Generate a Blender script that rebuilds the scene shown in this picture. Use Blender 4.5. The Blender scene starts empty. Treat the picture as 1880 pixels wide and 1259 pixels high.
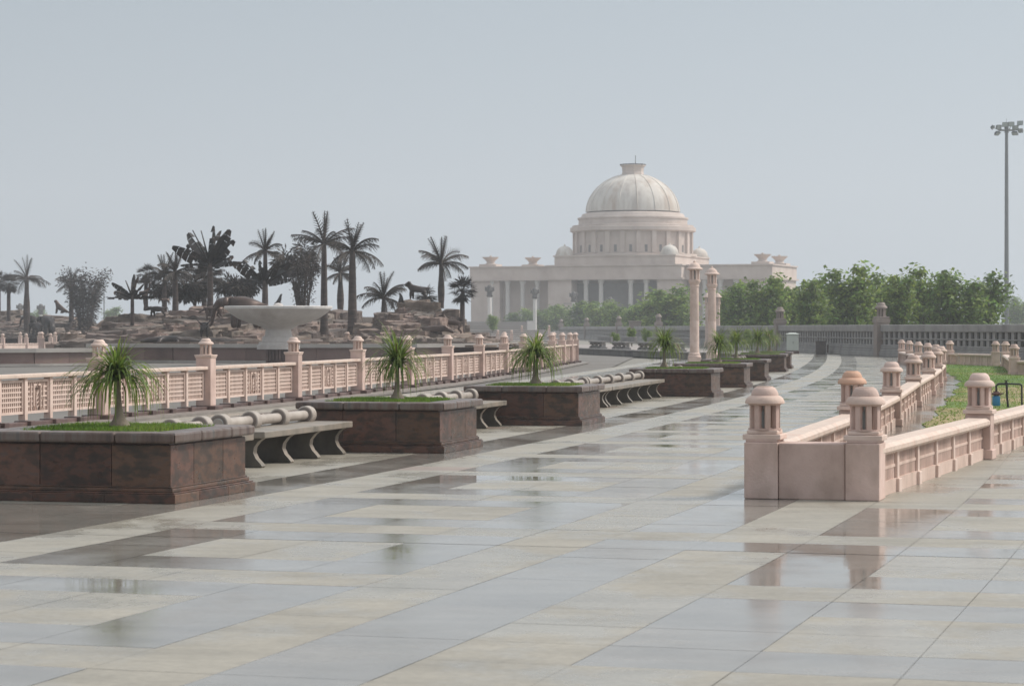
import bpy, math, random
from mathutils import Vector, Matrix
random.seed(7)
SC = bpy.context.scene
COL = SC.collection
R = math.radians
PI = math.pi

# ------------------------------------------------------------------ camera, sky, sun, exposure
F = 4440.0            # focal length in photo pixels (1880 wide)
HOR = 602.0           # horizon row
EYE = 1.6
cam_data = bpy.data.cameras.new('camera')
cam = bpy.data.objects.new('camera', cam_data)
COL.objects.link(cam)
cam.location = (0, 0, EYE)
cam.rotation_euler = (R(90), 0, 0)
cam_data.sensor_width = 36.0
cam_data.lens = 36.0 * F / 1880.0
cam_data.shift_y = -27.5 / 1880.0
cam_data.clip_start = 0.5
cam_data.clip_end = 6000
cam_data.dof.use_dof = True
cam_data.dof.focus_distance = 34.0
cam_data.dof.aperture_fstop = 7.0
SC.camera = cam

SUN_EL, SUN_AZ = 45.0, 74.0      # azimuth clockwise from +Y (view direction)
world = bpy.data.worlds.new('World')
SC.world = world
world.use_nodes = True
wn, wl = world.node_tree.nodes, world.node_tree.links
wn.clear()
sky = wn.new('ShaderNodeTexSky')
sky.sky_type = 'NISHITA'
sky.sun_disc = False
sky.sun_elevation = R(SUN_EL)
sky.sun_rotation = R(SUN_AZ)
sky.air_density = 1.0
sky.dust_density = 4.0
sky.ozone_density = 1.0
# an overcast veil over the clear sky: thin high cloud, brighter low down, faintly mottled
tc = wn.new('ShaderNodeTexCoord')
sep = wn.new('ShaderNodeSeparateXYZ')
wl.new(tc.outputs['Generated'], sep.inputs[0])
ramp = wn.new('ShaderNodeValToRGB')
cr = ramp.color_ramp
cr.elements[0].position = 0.0
cr.elements[0].color = (0.408, 0.448, 0.488, 1)
cr.elements[1].position = 1.0
cr.elements[1].color = (0.66, 0.69, 0.72, 1)
e = cr.elements.new(0.06); e.color = (0.402, 0.443, 0.485, 1)
e = cr.elements.new(0.145); e.color = (0.352, 0.396, 0.435, 1)
e = cr.elements.new(0.45); e.color = (0.62, 0.66, 0.70, 1)
wl.new(sep.outputs['Z'], ramp.inputs[0])
veil = wn.new('ShaderNodeVectorMath'); veil.operation = 'SCALE'
dotp = wn.new('ShaderNodeVectorMath'); dotp.operation = 'DOT_PRODUCT'
wl.new(tc.outputs['Generated'], dotp.inputs[0])
dotp.inputs[1].default_value = (math.sin(R(SUN_AZ)), math.cos(R(SUN_AZ)), 0.0)
glow = wn.new('ShaderNodeMath'); glow.operation = 'MULTIPLY_ADD'
glow.inputs[1].default_value = 3.4; glow.inputs[2].default_value = 9.4
wl.new(dotp.outputs['Value'], glow.inputs[0]); wl.new(glow.outputs[0], veil.inputs['Scale'])
wl.new(ramp.outputs[0], veil.inputs[0])
mixw = wn.new('ShaderNodeMix'); mixw.data_type = 'RGBA'
mixw.inputs[0].default_value = 0.9
wl.new(sky.outputs[0], mixw.inputs[6])
wl.new(veil.outputs[0], mixw.inputs[7])
bg = wn.new('ShaderNodeBackground')
bg.inputs['Strength'].default_value = 0.135
wo = wn.new('ShaderNodeOutputWorld')
wl.new(mixw.outputs[2], bg.inputs['Color'])
wl.new(bg.outputs[0], wo.inputs['Surface'])

sun_data = bpy.data.lights.new('sun', 'SUN')
sun_data.energy = 2.9
sun_data.angle = R(14)
sun_data.color = (1.0, 0.93, 0.84)
sun = bpy.data.objects.new('sun', sun_data)
COL.objects.link(sun)
_sd = Vector((math.sin(R(SUN_AZ)) * math.cos(R(SUN_EL)), math.cos(R(SUN_AZ)) * math.cos(R(SUN_EL)), math.sin(R(SUN_EL))))
sun.rotation_euler = _sd.to_track_quat('Z', 'Y').to_euler()
sun.location = (60, -20, 80)

vs = SC.view_settings
vs.view_transform = 'Standard'
vs.look = 'None'
vs.exposure = 0.0
vs.gamma = 1.0
vs.use_curve_mapping = False
SC.render.engine = 'CYCLES'
SC.cycles.use_denoising = True
SC.cycles.max_bounces = 6
SC.cycles.diffuse_bounces = 3
SC.cycles.glossy_bounces = 3
SC.cycles.volume_bounces = 1

# ------------------------------------------------------------------ placing helpers
def X_(px, Y): return (px - 940.0) * Y / F
def Z_(py, Y): return EYE - (py - HOR) * Y / F
def at(px, py, Y): return Vector((X_(px, Y), Y, Z_(py, Y)))

def theta(Y):
    pts = [(-50, .29), (0, .29), (15, .285), (25, .25), (40, .225), (60, .19), (90, .15), (130, .13), (400, .12)]
    for (a, b), (c, d) in zip(pts, pts[1:]):
        if Y <= c: return b + (d - b) * (Y - a) / (c - a)
    return .12
DS = 0.05
_C = [(0.0, 0.0)]
for _i in range(4400):
    x, y = _C[-1]; th = theta(y)
    _C.append((x + math.sin(th) * DS, y + math.cos(th) * DS))
def st(s, t, z=0.0):
    """point at arc length s along the promenade, t metres to the right of its reference curve"""
    if s < 0:
        th = .29; return Vector((math.sin(th) * s + math.cos(th) * t, math.cos(th) * s - math.sin(th) * t, z))
    i = min(int(s / DS), len(_C) - 2); fr = s / DS - i
    x = _C[i][0] + (_C[i + 1][0] - _C[i][0]) * fr; y = _C[i][1] + (_C[i + 1][1] - _C[i][1]) * fr
    th = theta(y)
    return Vector((x + math.cos(th) * t, y - math.sin(th) * t, z))
def head(s): return -theta(st(s, 0).y)

# ------------------------------------------------------------------ mesh helpers
class MB:
    def __init__(self): self.v, self.f, self.m = [], [], []
    def face(self, idx, mat=0): self.f.append(tuple(idx)); self.m.append(mat)
    def quad(self, a, b, c, d, mat=0):
        n = len(self.v); self.v += [tuple(a), tuple(b), tuple(c), tuple(d)]; self.face((n, n + 1, n + 2, n + 3), mat)
    def tri(self, a, b, c, mat=0):
        n = len(self.v); self.v += [tuple(a), tuple(b), tuple(c)]; self.face((n, n + 1, n + 2), mat)
    def box(self, cx, cy, cz, sx, sy, sz, rz=0.0, mat=0, M=None):
        n = len(self.v); c, s = math.cos(rz), math.sin(rz)
        for dz in (-.5, .5):
            for dx, dy in ((-.5, -.5), (.5, -.5), (.5, .5), (-.5, .5)):
                x, y = dx * sx, dy * sy
                p = Vector((cx + x * c - y * s, cy + x * s + y * c, cz + dz * sz))
                if M is not None: p = M @ p
                self.v.append(tuple(p))
        for q in ((3, 2, 1, 0), (4, 5, 6, 7), (0, 1, 5, 4), (1, 2, 6, 5), (2, 3, 7, 6), (3, 0, 4, 7)):
            self.face([n + i for i in q], mat)
    def lathe(self, prof, n=16, cx=0, cy=0, cz=0, mat=0, M=None, lobes=0, lob=0.0, rot=0.0, cap=True):
        base = len(self.v)
        for r, z in prof:
            for k in range(n):
                a = rot + 2 * PI * k / n
                rr = r * (1 + (lob * abs(math.cos(a * lobes / 2)) if lobes else 0))
                p = Vector((cx + rr * math.cos(a), cy + rr * math.sin(a), cz + z))
                if M is not None: p = M @ p
                self.v.append(tuple(p))
        for i in range(len(prof) - 1):
            for k in range(n):
                k2 = (k + 1) % n
                self.face((base + i * n + k, base + i * n + k2, base + (i + 1) * n + k2, base + (i + 1) * n + k), mat)
        if cap:
            self.face([base + k for k in reversed(range(n))], mat)
            self.face([base + (len(prof) - 1) * n + k for k in range(n)], mat)
    def tube(self, pts, rad, n=8, mat=0, cap=True):
        base = len(self.v); pts = [Vector(p) for p in pts]
        if not hasattr(rad, '__len__'): rad = [rad] * len(pts)
        up = Vector((0, 0, 1)); prev = None
        for i, p in enumerate(pts):
            d = (pts[min(i + 1, len(pts) - 1)] - pts[max(i - 1, 0)]).normalized()
            if prev is None:
                a = d.cross(up)
                if a.length < 1e-3: a = d.cross(Vector((1, 0, 0)))
                a.normalize()
            else:
                a = (prev - d * prev.dot(d)).normalized()
            prev = a; b = d.cross(a)
            for k in range(n):
                t = 2 * PI * k / n
                self.v.append(tuple(p + (a * math.cos(t) + b * math.sin(t)) * rad[i]))
        for i in range(len(pts) - 1):
            for k in range(n):
                k2 = (k + 1) % n
                self.face((base + i * n + k, base + i * n + k2, base + (i + 1) * n + k2, base + (i + 1) * n + k), mat)
        if cap:
            self.face([base + k for k in reversed(range(n))], mat)
            self.face([base + (len(pts) - 1) * n + k for k in range(n)], mat)
    def prism(self, poly, z0, z1, mat=0, M=None, top=None):
        """closed prism over a 2-D outline (counter-clockwise); top = outline of the upper end"""
        n = len(poly); base = len(self.v); top = top or poly
        for P, z in ((poly, z0), (top, z1)):
            for x, y in P:
                p = Vector((x, y, z))
                if M is not None: p = M @ p
                self.v.append(tuple(p))
        self.face([base + k for k in reversed(range(n))], mat)
        self.face([base + n + k for k in range(n)], mat)
        for k in range(n):
            k2 = (k + 1) % n
            self.face((base + k, base + k2, base + n + k2, base + n + k), mat)
    def sweep(self, prof, path, mat=0, cap=True):
        """profile [(u, z)] (closed, u to the right of the path) swept along ground points path"""
        base = len(self.v); n = len(prof); path = [Vector(p) for p in path]
        for i, p in enumerate(path):
            d = path[min(i + 1, len(path) - 1)] - path[max(i - 1, 0)]; d.z = 0; d.normalize()
            r = Vector((d.y, -d.x, 0))
            for u, z in prof: self.v.append(tuple(p + r * u + Vector((0, 0, z))))
        for i in range(len(path) - 1):
            for k in range(n):
                k2 = (k + 1) % n
                self.face((base + i * n + k, base + i * n + k2, base + (i + 1) * n + k2, base + (i + 1) * n + k), mat)
        if cap:
            self.face([base + k for k in reversed(range(n))], mat)
            self.face([base + (len(path) - 1) * n + k for k in range(n)], mat)
    def mesh(self, name, mats, smooth=False):
        me = bpy.data.meshes.new(name)
        me.from_pydata(self.v, [], self.f)
        if not isinstance(mats, (list, tuple)): mats = [mats]
        for m in mats: me.materials.append(m)
        if len(mats) > 1: me.polygons.foreach_set('material_index', self.m)
        if smooth: me.polygons.foreach_set('use_smooth', [True] * len(me.polygons))
        me.validate(); me.update()
        if smooth: me.set_sharp_from_angle(angle=R(34))
        return me
    def build(self, name, mats, parent=None, smooth=False, bevel=0.0, loc=None, rz=0.0):
        return put(name, self.mesh(name, mats, smooth), parent, bevel, loc, rz)

def put(name, me, parent=None, bevel=0.0, loc=None, rz=0.0):
    o = bpy.data.objects.new(name, me)
    COL.objects.link(o)
    if parent is not None: o.parent = parent
    if loc is not None: o.location = loc
    if rz: o.rotation_euler = (0, 0, rz)
    if bevel:
        b = o.modifiers.new('bevel', 'BEVEL'); b.width = bevel; b.segments = 2; b.limit_method = 'ANGLE'; b.angle_limit = R(40)
    return o
def tag(o, label=None, cat=None, group=None, kind=None):
    if label: o['label'] = label
    if cat: o['category'] = cat
    if group: o['group'] = group
    if kind: o['kind'] = kind
    return o
def thing(name, label, cat, loc=(0, 0, 0), rz=0.0, group=None):
    o = bpy.data.objects.new(name, None)
    o.empty_display_size = 0.3
    COL.objects.link(o); o.location = loc; o.rotation_euler = (0, 0, rz)
    return tag(o, label, cat, group)
KIDS = {}
def copy_tree(o, parent=None):
    c = o.copy(); COL.objects.link(c); c.parent = parent
    for ch in [k for k in o.children]: copy_tree(ch, c)
    return c

# ------------------------------------------------------------------ materials
def mk(name, cols, scale=4.0, rough=0.6, bump=0.0, detail=8.0, isl=0.0, stretch=(1, 1, 1), rvar=0.0, metal=0.0, spec=0.5,
       stain=None, bscale=None, positions=None, hue=0.0, joint=None):
    """cols: colours of a ramp over noise. isl: brightness change per separate piece. stain: (colour, amount, scale, stretch)"""
    m = bpy.data.materials.new(name); m.use_nodes = True
    N, L = m.node_tree.nodes, m.node_tree.links
    b = N['Principled BSDF']
    t = N.new('ShaderNodeTexCoord'); oi = N.new('ShaderNodeObjectInfo')
    add = N.new('ShaderNodeVectorMath'); add.operation = 'MULTIPLY_ADD'
    comb = N.new('ShaderNodeCombineXYZ')
    for k in range(3): L.new(oi.outputs['Random'], comb.inputs[k])
    L.new(comb.outputs[0], add.inputs[0]); add.inputs[1].default_value = (37, 23, 11)
    L.new(t.outputs['Object'], add.inputs[2])
    def noise(sc, stc, det=detail, rg=0.6):
        mp = N.new('ShaderNodeVectorMath'); mp.operation = 'MULTIPLY'; mp.inputs[1].default_value = stc
        L.new(add.outputs[0], mp.inputs[0])
        n = N.new('ShaderNodeTexNoise'); n.inputs['Scale'].default_value = sc; n.inputs['Detail'].default_value = det
        n.inputs['Roughness'].default_value = rg
        L.new(mp.outputs[0], n.inputs['Vector']); return n
    n1 = noise(scale, stretch)
    rp = N.new('ShaderNodeValToRGB'); el = rp.color_ramp.elements
    pos = positions or [0.3 + 0.4 * i / max(1, len(cols) - 1) for i in range(len(cols))]
    el[0].position, el[0].color = pos[0], (*cols[0], 1)
    el[1].position, el[1].color = pos[-1], (*cols[-1], 1)
    for p, c in zip(pos[1:-1], cols[1:-1]):
        q = el.new(p); q.color = (*c, 1)
    L.new(n1.outputs['Fac'], rp.inputs[0]); out = rp.outputs[0]
    if isl or hue:
        g = N.new('ShaderNodeNewGeometry')
        hs = N.new('ShaderNodeHueSaturation')
        mr = N.new('ShaderNodeMapRange'); mr.inputs['To Min'].default_value = 1 - isl; mr.inputs['To Max'].default_value = 1 + isl
        ra_ = N.new('ShaderNodeMath'); ra_.operation = 'MULTIPLY_ADD'; ra_.inputs[1].default_value = 3.71
        fr0 = N.new('ShaderNodeMath'); fr0.operation = 'FRACT'
        L.new(oi.outputs['Random'], ra_.inputs[0]); L.new(g.outputs['Random Per Island'], ra_.inputs[2]); L.new(ra_.outputs[0], fr0.inputs[0])
        L.new(fr0.outputs[0], mr.inputs['Value']); L.new(mr.outputs[0], hs.inputs['Value'])
        if hue:
            m7 = N.new('ShaderNodeMath'); m7.operation = 'MULTIPLY'; m7.inputs[1].default_value = 7.31
            fr = N.new('ShaderNodeMath'); fr.operation = 'FRACT'
            L.new(g.outputs['Random Per Island'], m7.inputs[0]); L.new(m7.outputs[0], fr.inputs[0])
            mh = N.new('ShaderNodeMapRange'); mh.inputs['To Min'].default_value = 0.5 - hue; mh.inputs['To Max'].default_value = 0.5 + hue
            L.new(fr.outputs[0], mh.inputs['Value']); L.new(mh.outputs[0], hs.inputs['Hue'])
        L.new(out, hs.inputs['Color']); out = hs.outputs[0]
    if stain:
        sc, amt, ss, sst = stain
        n2 = noise(ss, sst, 5.0)
        sr = N.new('ShaderNodeMapRange'); sr.inputs['From Min'].default_value = 0.5; sr.inputs['From Max'].default_value = 0.72
        sr.inputs['To Max'].default_value = amt
        L.new(n2.outputs['Fac'], sr.inputs['Value'])
        mx = N.new('ShaderNodeMix'); mx.data_type = 'RGBA'
        L.new(sr.outputs[0], mx.inputs[0]); L.new(out, mx.inputs[6]); mx.inputs[7].default_value = (*sc, 1); out = mx.outputs[2]
    L.new(out, b.inputs['Base Color'])
    b.inputs['Metallic'].default_value = metal
    b.inputs['Specular IOR Level'].default_value = spec
    if rvar:
        n3 = noise(scale * .6, stretch, 4.0)
        rr = N.new('ShaderNodeMapRange'); rr.inputs['From Min'].default_value = .3; rr.inputs['From Max'].default_value = .7
        rr.inputs['To Min'].default_value = max(0.02, rough - rvar); rr.inputs['To Max'].default_value = min(1, rough + rvar)
        L.new(n3.outputs['Fac'], rr.inputs['Value']); L.new(rr.outputs[0], b.inputs['Roughness'])
    else: b.inputs['Roughness'].default_value = rough
    if bump:
        n4 = noise(bscale or scale * 6, stretch, 6.0)
        bp = N.new('ShaderNodeBump'); bp.inputs['Strength'].default_value = bump; bp.inputs['Distance'].default_value = 0.02
        L.new(n4.outputs['Fac'], bp.inputs['Height']); L.new(bp.outputs[0], b.inputs['Normal'])
    return m

M_pink = mk('pink_sandstone', [(.48, .35, .298), (.585, .437, .375), (.645, .50, .44)], 2.4, .75, .25, isl=.09, hue=.006,
            stain=((.30, .215, .165), .6, 2.2, (1, 1, .5)), bscale=40)
M_pinkl = mk('pale_sandstone', [(.58, .44, .372), (.66, .515, .445), (.70, .565, .495)], 3.0, .75, .2, isl=.05,
             stain=((.40, .30, .24), .35, 3.0, (1, 1, .6)), bscale=40)
M_capst = mk('grey_capital_stone', [(.10, .095, .092), (.16, .15, .145)], 1.5, .7)
M_hole = mk('shaded_recess', [(.30, .215, .178), (.38, .28, .24)], 3.0, .85)  # panel backing, darkened to stand in for shade inside the piercings
M_peach = mk('fresh_sandstone', [(.56, .37, .28), (.62, .37, .25)], 3.0, .75, .2, bscale=40)
M_cope = mk('worn_coping', [(.55, .42, .35), (.64, .52, .44), (.58, .40, .32)], 4.0, .6, .2, isl=.05, bscale=40,
            stain=((.36, .29, .24), .4, 5.0, (1, 1, 1)))
M_gran = mk('red_brown_granite', [(.056, .042, .035), (.078, .051, .040), (.135, .072, .050), (.095, .068, .056)], 8.0, .34, .05, spec=.3, isl=.22, hue=.010,
            rvar=.10, positions=[.36, .46, .56, .68], stretch=(.8, .8, 1.5), stain=((.10, .085, .075), .4, 1.3, (1, 1, .4)))
M_granc = mk('granite_cap', [(.075, .056, .050), (.125, .085, .070), (.155, .125, .11), (.095, .09, .085)], 5.0, .42, .05, stretch=(2.2, 2.2, .3), isl=.12, rvar=.15, positions=[.32, .45, .58, .68])
M_bench = mk('bench_granite', [(.14, .125, .105), (.23, .20, .165), (.29, .235, .19)], 3.5, .5, .08, rvar=.12, isl=.1)
M_bench_shade = mk('shaded_bench_granite', [(.050, .045, .038), (.085, .076, .064), (.12, .105, .088)], 4.0, .45, .08, rvar=.1)  # leg sides: shade under the seat is put into a darker granite colour
M_roll = mk('roller_stone', [(.27, .235, .205), (.37, .325, .285), (.43, .385, .34)], 4.0, .55, .1, isl=.08)
M_rolld = mk('flange_side', [(.17, .14, .125), (.24, .20, .18)], 5.0, .6, .1)
M_steel = mk('dull_steel', [(.35, .37, .37), (.45, .47, .47)], 5.0, .45, metal=.3)
M_darkst = mk('dark_base_stone', [(.05, .034, .032), (.10, .062, .055), (.15, .10, .09)], 3.0, .5, .1, isl=.25)
M_kerb = mk('kerb_stone', [(.17, .155, .14), (.24, .215, .195), (.29, .255, .23)], 2.0, .5, .1, isl=.12, rvar=.15)
M_grey = mk('grey_wall_stone', [(.21, .20, .195), (.27, .255, .245), (.31, .295, .28)], 1.2, .7, .15, isl=.08, stain=((.11, .105, .10), .6, .8, (1, 1, .35)))
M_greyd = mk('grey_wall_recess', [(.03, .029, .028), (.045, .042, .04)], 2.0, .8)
M_greyp = mk('grey_pink_pier', [(.24, .195, .175), (.30, .245, .215)], 1.5, .7, .15, stain=((.15, .13, .12), .5, 1.2, (1, 1, .4)))
M_build = mk('mausoleum_stone', [(.49, .40, .355), (.575, .485, .43), (.62, .53, .475)], .35, .75, 0, isl=.04, stain=((.45, .36, .31), .5, .22, (1, 1, .3)))
M_col = mk('white_marble_column', [(.62, .59, .56), (.70, .67, .64)], 1.0, .5)
M_dome = mk('weathered_dome', [(.47, .42, .375), (.60, .555, .50), (.67, .63, .575)], .55, .7, 0, positions=[.34, .48, .62], stretch=(1, 1, .16), stain=((.36, .25, .17), .85, .30, (1, 1, .16)))
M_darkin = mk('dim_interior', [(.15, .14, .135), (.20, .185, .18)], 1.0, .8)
M_glassb = mk('blue_glass', [(.05, .09, .13), (.07, .12, .16)], 1.0, .1)
M_bronze = mk('dark_bronze', [(.018, .015, .015), (.034, .026, .024), (.060, .042, .035)], 1.5, .45, .1, metal=.3, rvar=.12)
M_bronzeb = mk('brown_bronze', [(.050, .034, .030), (.085, .058, .048), (.12, .082, .066)], 2.0, .42, .1, metal=.5)
M_trunkb = mk('bronze_trunk', [(.036, .027, .025), (.068, .050, .044), (.10, .075, .066)], 2.0, .6, .3, spec=.3, stretch=(1, 1, 3))
M_frond = mk('bronze_frond', [(.022, .018, .016), (.045, .036, .031), (.085, .064, .052)], 1.2, .6, isl=.5, spec=.25)
M_sheet = mk('bronze_sheet', [(.012, .010, .010), (.022, .018, .017), (.13, .085, .064)], 1.2, .35, isl=.6, metal=.35, rvar=.1, positions=[.35, .55, .75])
M_rock = mk('layered_rock', [(.070, .058, .050), (.130, .103, .088), (.20, .160, .135), (.11, .095, .085)], .9, .85, .6, isl=.30, hue=.012, stretch=(1, 1, 2.4), bscale=5, positions=[.3, .45, .58, .7])
M_rockr = mk('red_rock', [(.10, .075, .062), (.19, .140, .114), (.27, .20, .165)], .9, .85, .6, isl=.30, hue=.012, stretch=(1, 1, 2.4), bscale=5)
M_redwall = mk('basin_red_granite', [(.11, .072, .064), (.175, .112, .098), (.225, .15, .13)], .6, .45, 0, isl=.22, stretch=(1, 1, .5), stain=((.22, .18, .16), .5, .5, (1, 1, .2)))
M_coping = mk('basin_coping', [(.29, .27, .25), (.38, .355, .33)], .8, .6, .1, isl=.08)
M_bowl = mk('fountain_marble', [(.52, .485, .455), (.61, .57, .54), (.66, .62, .59)], .8, .55, .05, stain=((.32, .27, .24), .55, .8, (1, 1, .4)))
M_islet = mk('islet_ground', [(.12, .10, .085), (.18, .15, .13)], .3, .9, .2)
M_ground = mk('plain_ground', [(.20, .19, .165), (.26, .245, .215)], .02, .9)
M_grout = mk('grout', [(.10, .096, .088), (.15, .143, .13)], 2.0, .6)
M_court = mk('wet_court', [(.15, .14, .128), (.20, .187, .172)], .3, .8, rvar=.1, spec=.25)
M_leaf = mk('tree_leaf', [(.085, .145, .030), (.145, .225, .045), (.225, .305, .075)], .6, .55, isl=.55, hue=.022)
M_leafd = mk('dark_tree_leaf', [(.062, .112, .024), (.105, .178, .036), (.170, .245, .055)], .6, .55, isl=.55, hue=.022)
M_bark = mk('tree_bark', [(.09, .07, .055), (.16, .13, .10)], 3.0, .9, .4)
M_strap = mk('strap_leaf', [(.062, .105, .018), (.115, .175, .030), (.185, .250, .055)], 1.5, .45, isl=.5, hue=.02)
M_dry = mk('dry_leaf', [(.20, .15, .07), (.28, .22, .12)], 2.0, .7, isl=.3)
M_caudex = mk('caudex_bark', [(.15, .115, .085), (.25, .20, .155), (.32, .27, .21)], 7.0, .85, .5)
M_grass = mk('grass_blade', [(.075, .145, .018), (.115, .205, .028), (.20, .25, .055)], .8, .6, isl=.45, hue=.02)
M_soil = mk('turf_soil', [(.060, .095, .020), (.10, .14, .03), (.15, .15, .06)], 3.0, .9, .3)
M_lawn = mk('lawn_turf', [(.075, .150, .022), (.125, .190, .035), (.27, .215, .10), (.35, .27, .145)], .11, .9, .3, positions=[.40, .5, .57, .66], bscale=6)
M_cab = mk('pale_cabinet_paint', [(.46, .50, .45), (.52, .56, .51)], 2.0, .45, stain=((.40, .42, .38), .3, 2.0, (1, 1, .4)))
M_binm = mk('dark_bin_stone', [(.05, .040, .038), (.085, .065, .06)], 4.0, .45, .1)
M_black = mk('black_pipe', [(.012, .014, .014), (.022, .024, .024)], 3.0, .4)
M_blue = mk('blue_plastic', [(.03, .19, .40), (.04, .24, .47)], 3.0, .35)
M_rust = mk('rusty_valve', [(.09, .035, .028), (.14, .06, .045)], 6.0, .6, .2)
M_galv = mk('galvanised_steel', [(.14, .15, .155), (.19, .20, .205)], 1.0, .5, metal=.4)
M_flood = mk('floodlight_housing', [(.035, .043, .042), (.07, .085, .08)], 2.0, .5, isl=.3)
M_lens = mk('floodlight_lens', [(.28, .32, .30), (.36, .40, .38)], 2.0, .15)
M_bulb = mk('bulb_glass', [(.30, .33, .33), (.42, .45, .45)], 6.0, .12)
M_yel = mk('yellow_paint', [(.55, .33, .02), (.62, .40, .04)], 2.0, .5)
M_step = mk('terrace_stone', [(.27, .24, .225), (.34, .305, .285)], .2, .8, isl=.06)

def leafy(m, k=.45):
    N, L = m.node_tree.nodes, m.node_tree.links; b = N['Principled BSDF']
    src = b.inputs['Base Color'].links[0].from_socket
    t = N.new('ShaderNodeBsdfTranslucent'); mx = N.new('ShaderNodeMixShader'); mx.inputs[0].default_value = k
    g = N.new('ShaderNodeHueSaturation'); g.inputs['Value'].default_value = 1.5; g.inputs['Hue'].default_value = .485
    L.new(src, g.inputs['Color']); L.new(g.outputs[0], t.inputs['Color'])
    L.new(b.outputs[0], mx.inputs[1]); L.new(t.outputs[0], mx.inputs[2])
    L.new(mx.outputs[0], N['Material Output'].inputs['Surface'])
for _m in (M_leaf, M_leafd, M_strap, M_grass): leafy(_m)
def tile_mat(name, cols, rough, rvar, speckle, wav=0.0, isl=.10, patch=False):
    m = bpy.data.materials.new(name); m.use_nodes = True
    N, L = m.node_tree.nodes, m.node_tree.links; b = N['Principled BSDF']
    t = N.new('ShaderNodeTexCoord'); g = N.new('ShaderNodeNewGeometry')
    def noise(sc, det, stc=(1, 1, 1), rg=.6):
        mp = N.new('ShaderNodeMapping'); mp.inputs['Scale'].default_value = stc; mp.inputs['Rotation'].default_value = (0, 0, R(16))
        L.new(t.outputs['Object'], mp.inputs['Vector'])
        n = N.new('ShaderNodeTexNoise'); n.inputs['Scale'].default_value = sc; n.inputs['Detail'].default_value = det; n.inputs['Roughness'].default_value = rg
        L.new(mp.outputs[0], n.inputs['Vector']); return n
    rp = N.new('ShaderNodeValToRGB'); el = rp.color_ramp.elements
    el[0].position, el[0].color = 0.0, (*cols[0], 1); el[1].position, el[1].color = 1.0, (*cols[-1], 1)
    for i, c in enumerate(cols[1:-1]):
        q = el.new((i + 1) / (len(cols) - 1)); q.color = (*c, 1)
    mxv = N.new('ShaderNodeMath'); mxv.operation = 'MULTIPLY_ADD'; mxv.inputs[1].default_value = .16
    nb = noise(.9, 6)
    sb = N.new('ShaderNodeMath'); sb.operation = 'MULTIPLY_ADD'; sb.inputs[1].default_value = 1.3; sb.inputs[2].default_value = -.26
    L.new(nb.outputs['Fac'], sb.inputs[0])
    L.new(g.outputs['Random Per Island'], mxv.inputs[0]); L.new(sb.outputs[0], mxv.inputs[2])
    L.new(mxv.outputs[0], rp.inputs[0])
    hs = N.new('ShaderNodeHueSaturation'); L.new(rp.outputs[0], hs.inputs['Color'])
    ns = noise(24, 9, (.7, 1.3, 1), .75); ng = noise(1.6, 9, (.6, 1.4, 1), .68)
    m1 = N.new('ShaderNodeMapRange'); m1.inputs['From Min'].default_value = .3; m1.inputs['From Max'].default_value = .7
    m1.inputs['To Min'].default_value = 1 - speckle; m1.inputs['To Max'].default_value = 1 + speckle
    L.new(ns.outputs['Fac'], m1.inputs['Value'])
    m2 = N.new('ShaderNodeMapRange'); m2.inputs['From Min'].default_value = .3; m2.inputs['From Max'].default_value = .7
    m2.inputs['To Min'].default_value = 1 - isl; m2.inputs['To Max'].default_value = 1 + isl
    L.new(ng.outputs['Fac'], m2.inputs['Value'])
    mm = N.new('ShaderNodeMath'); mm.operation = 'MULTIPLY'; L.new(m1.outputs[0], mm.inputs[0]); L.new(m2.outputs[0], mm.inputs[1])
    L.new(mm.outputs[0], hs.inputs['Value']); L.new(hs.outputs[0], b.inputs['Base Color'])
    nr = noise(.55, 6, (1, .6, 1), .68)
    mr = N.new('ShaderNodeMapRange'); mr.inputs['From Min'].default_value = .44 if patch else .36; mr.inputs['From Max'].default_value = .54 if patch else .64
    mr.inputs['To Min'].default_value = max(.02, rough - rvar); mr.inputs['To Max'].default_value = rough + rvar
    L.new(nr.outputs['Fac'], mr.inputs['Value']); L.new(mr.outputs[0], b.inputs['Roughness'])
    nw = noise(5.0 if wav else 60, 4)
    bp = N.new('ShaderNodeBump'); bp.inputs['Strength'].default_value = wav if wav else .12; bp.inputs['Distance'].default_value = .004
    L.new(nw.outputs['Fac'], bp.inputs['Height']); L.new(bp.outputs[0], b.inputs['Normal'])
    return m
M_cream = tile_mat('cream_sandstone_tile', [(.250, .230, .194), (.290, .268, .224), (.316, .292, .243), (.308, .275, .230)], .40, .17, .20, isl=.20, patch=True)
M_polish = tile_mat('polished_granite_tile', [(.205,.190,.170), (.245,.228,.202), (.285,.265,.235)], .12, .09, .14, .10, isl=.22)
M_polish.node_tree.nodes['Principled BSDF'].inputs['Specular IOR Level'].default_value = .42
M_pinkt = tile_mat('pink_tile', [(.27, .215, .18), (.31, .245, .205)], .4, .12, .1)

# ------------------------------------------------------------------ the setting: ground and paving
g = MB(); g.quad((-2500, -200, -.06), (2500, -200, -.06), (2500, 4500, -.06), (-2500, 4500, -.06))
tag(g.build('ground', M_ground), kind='structure')

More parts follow.
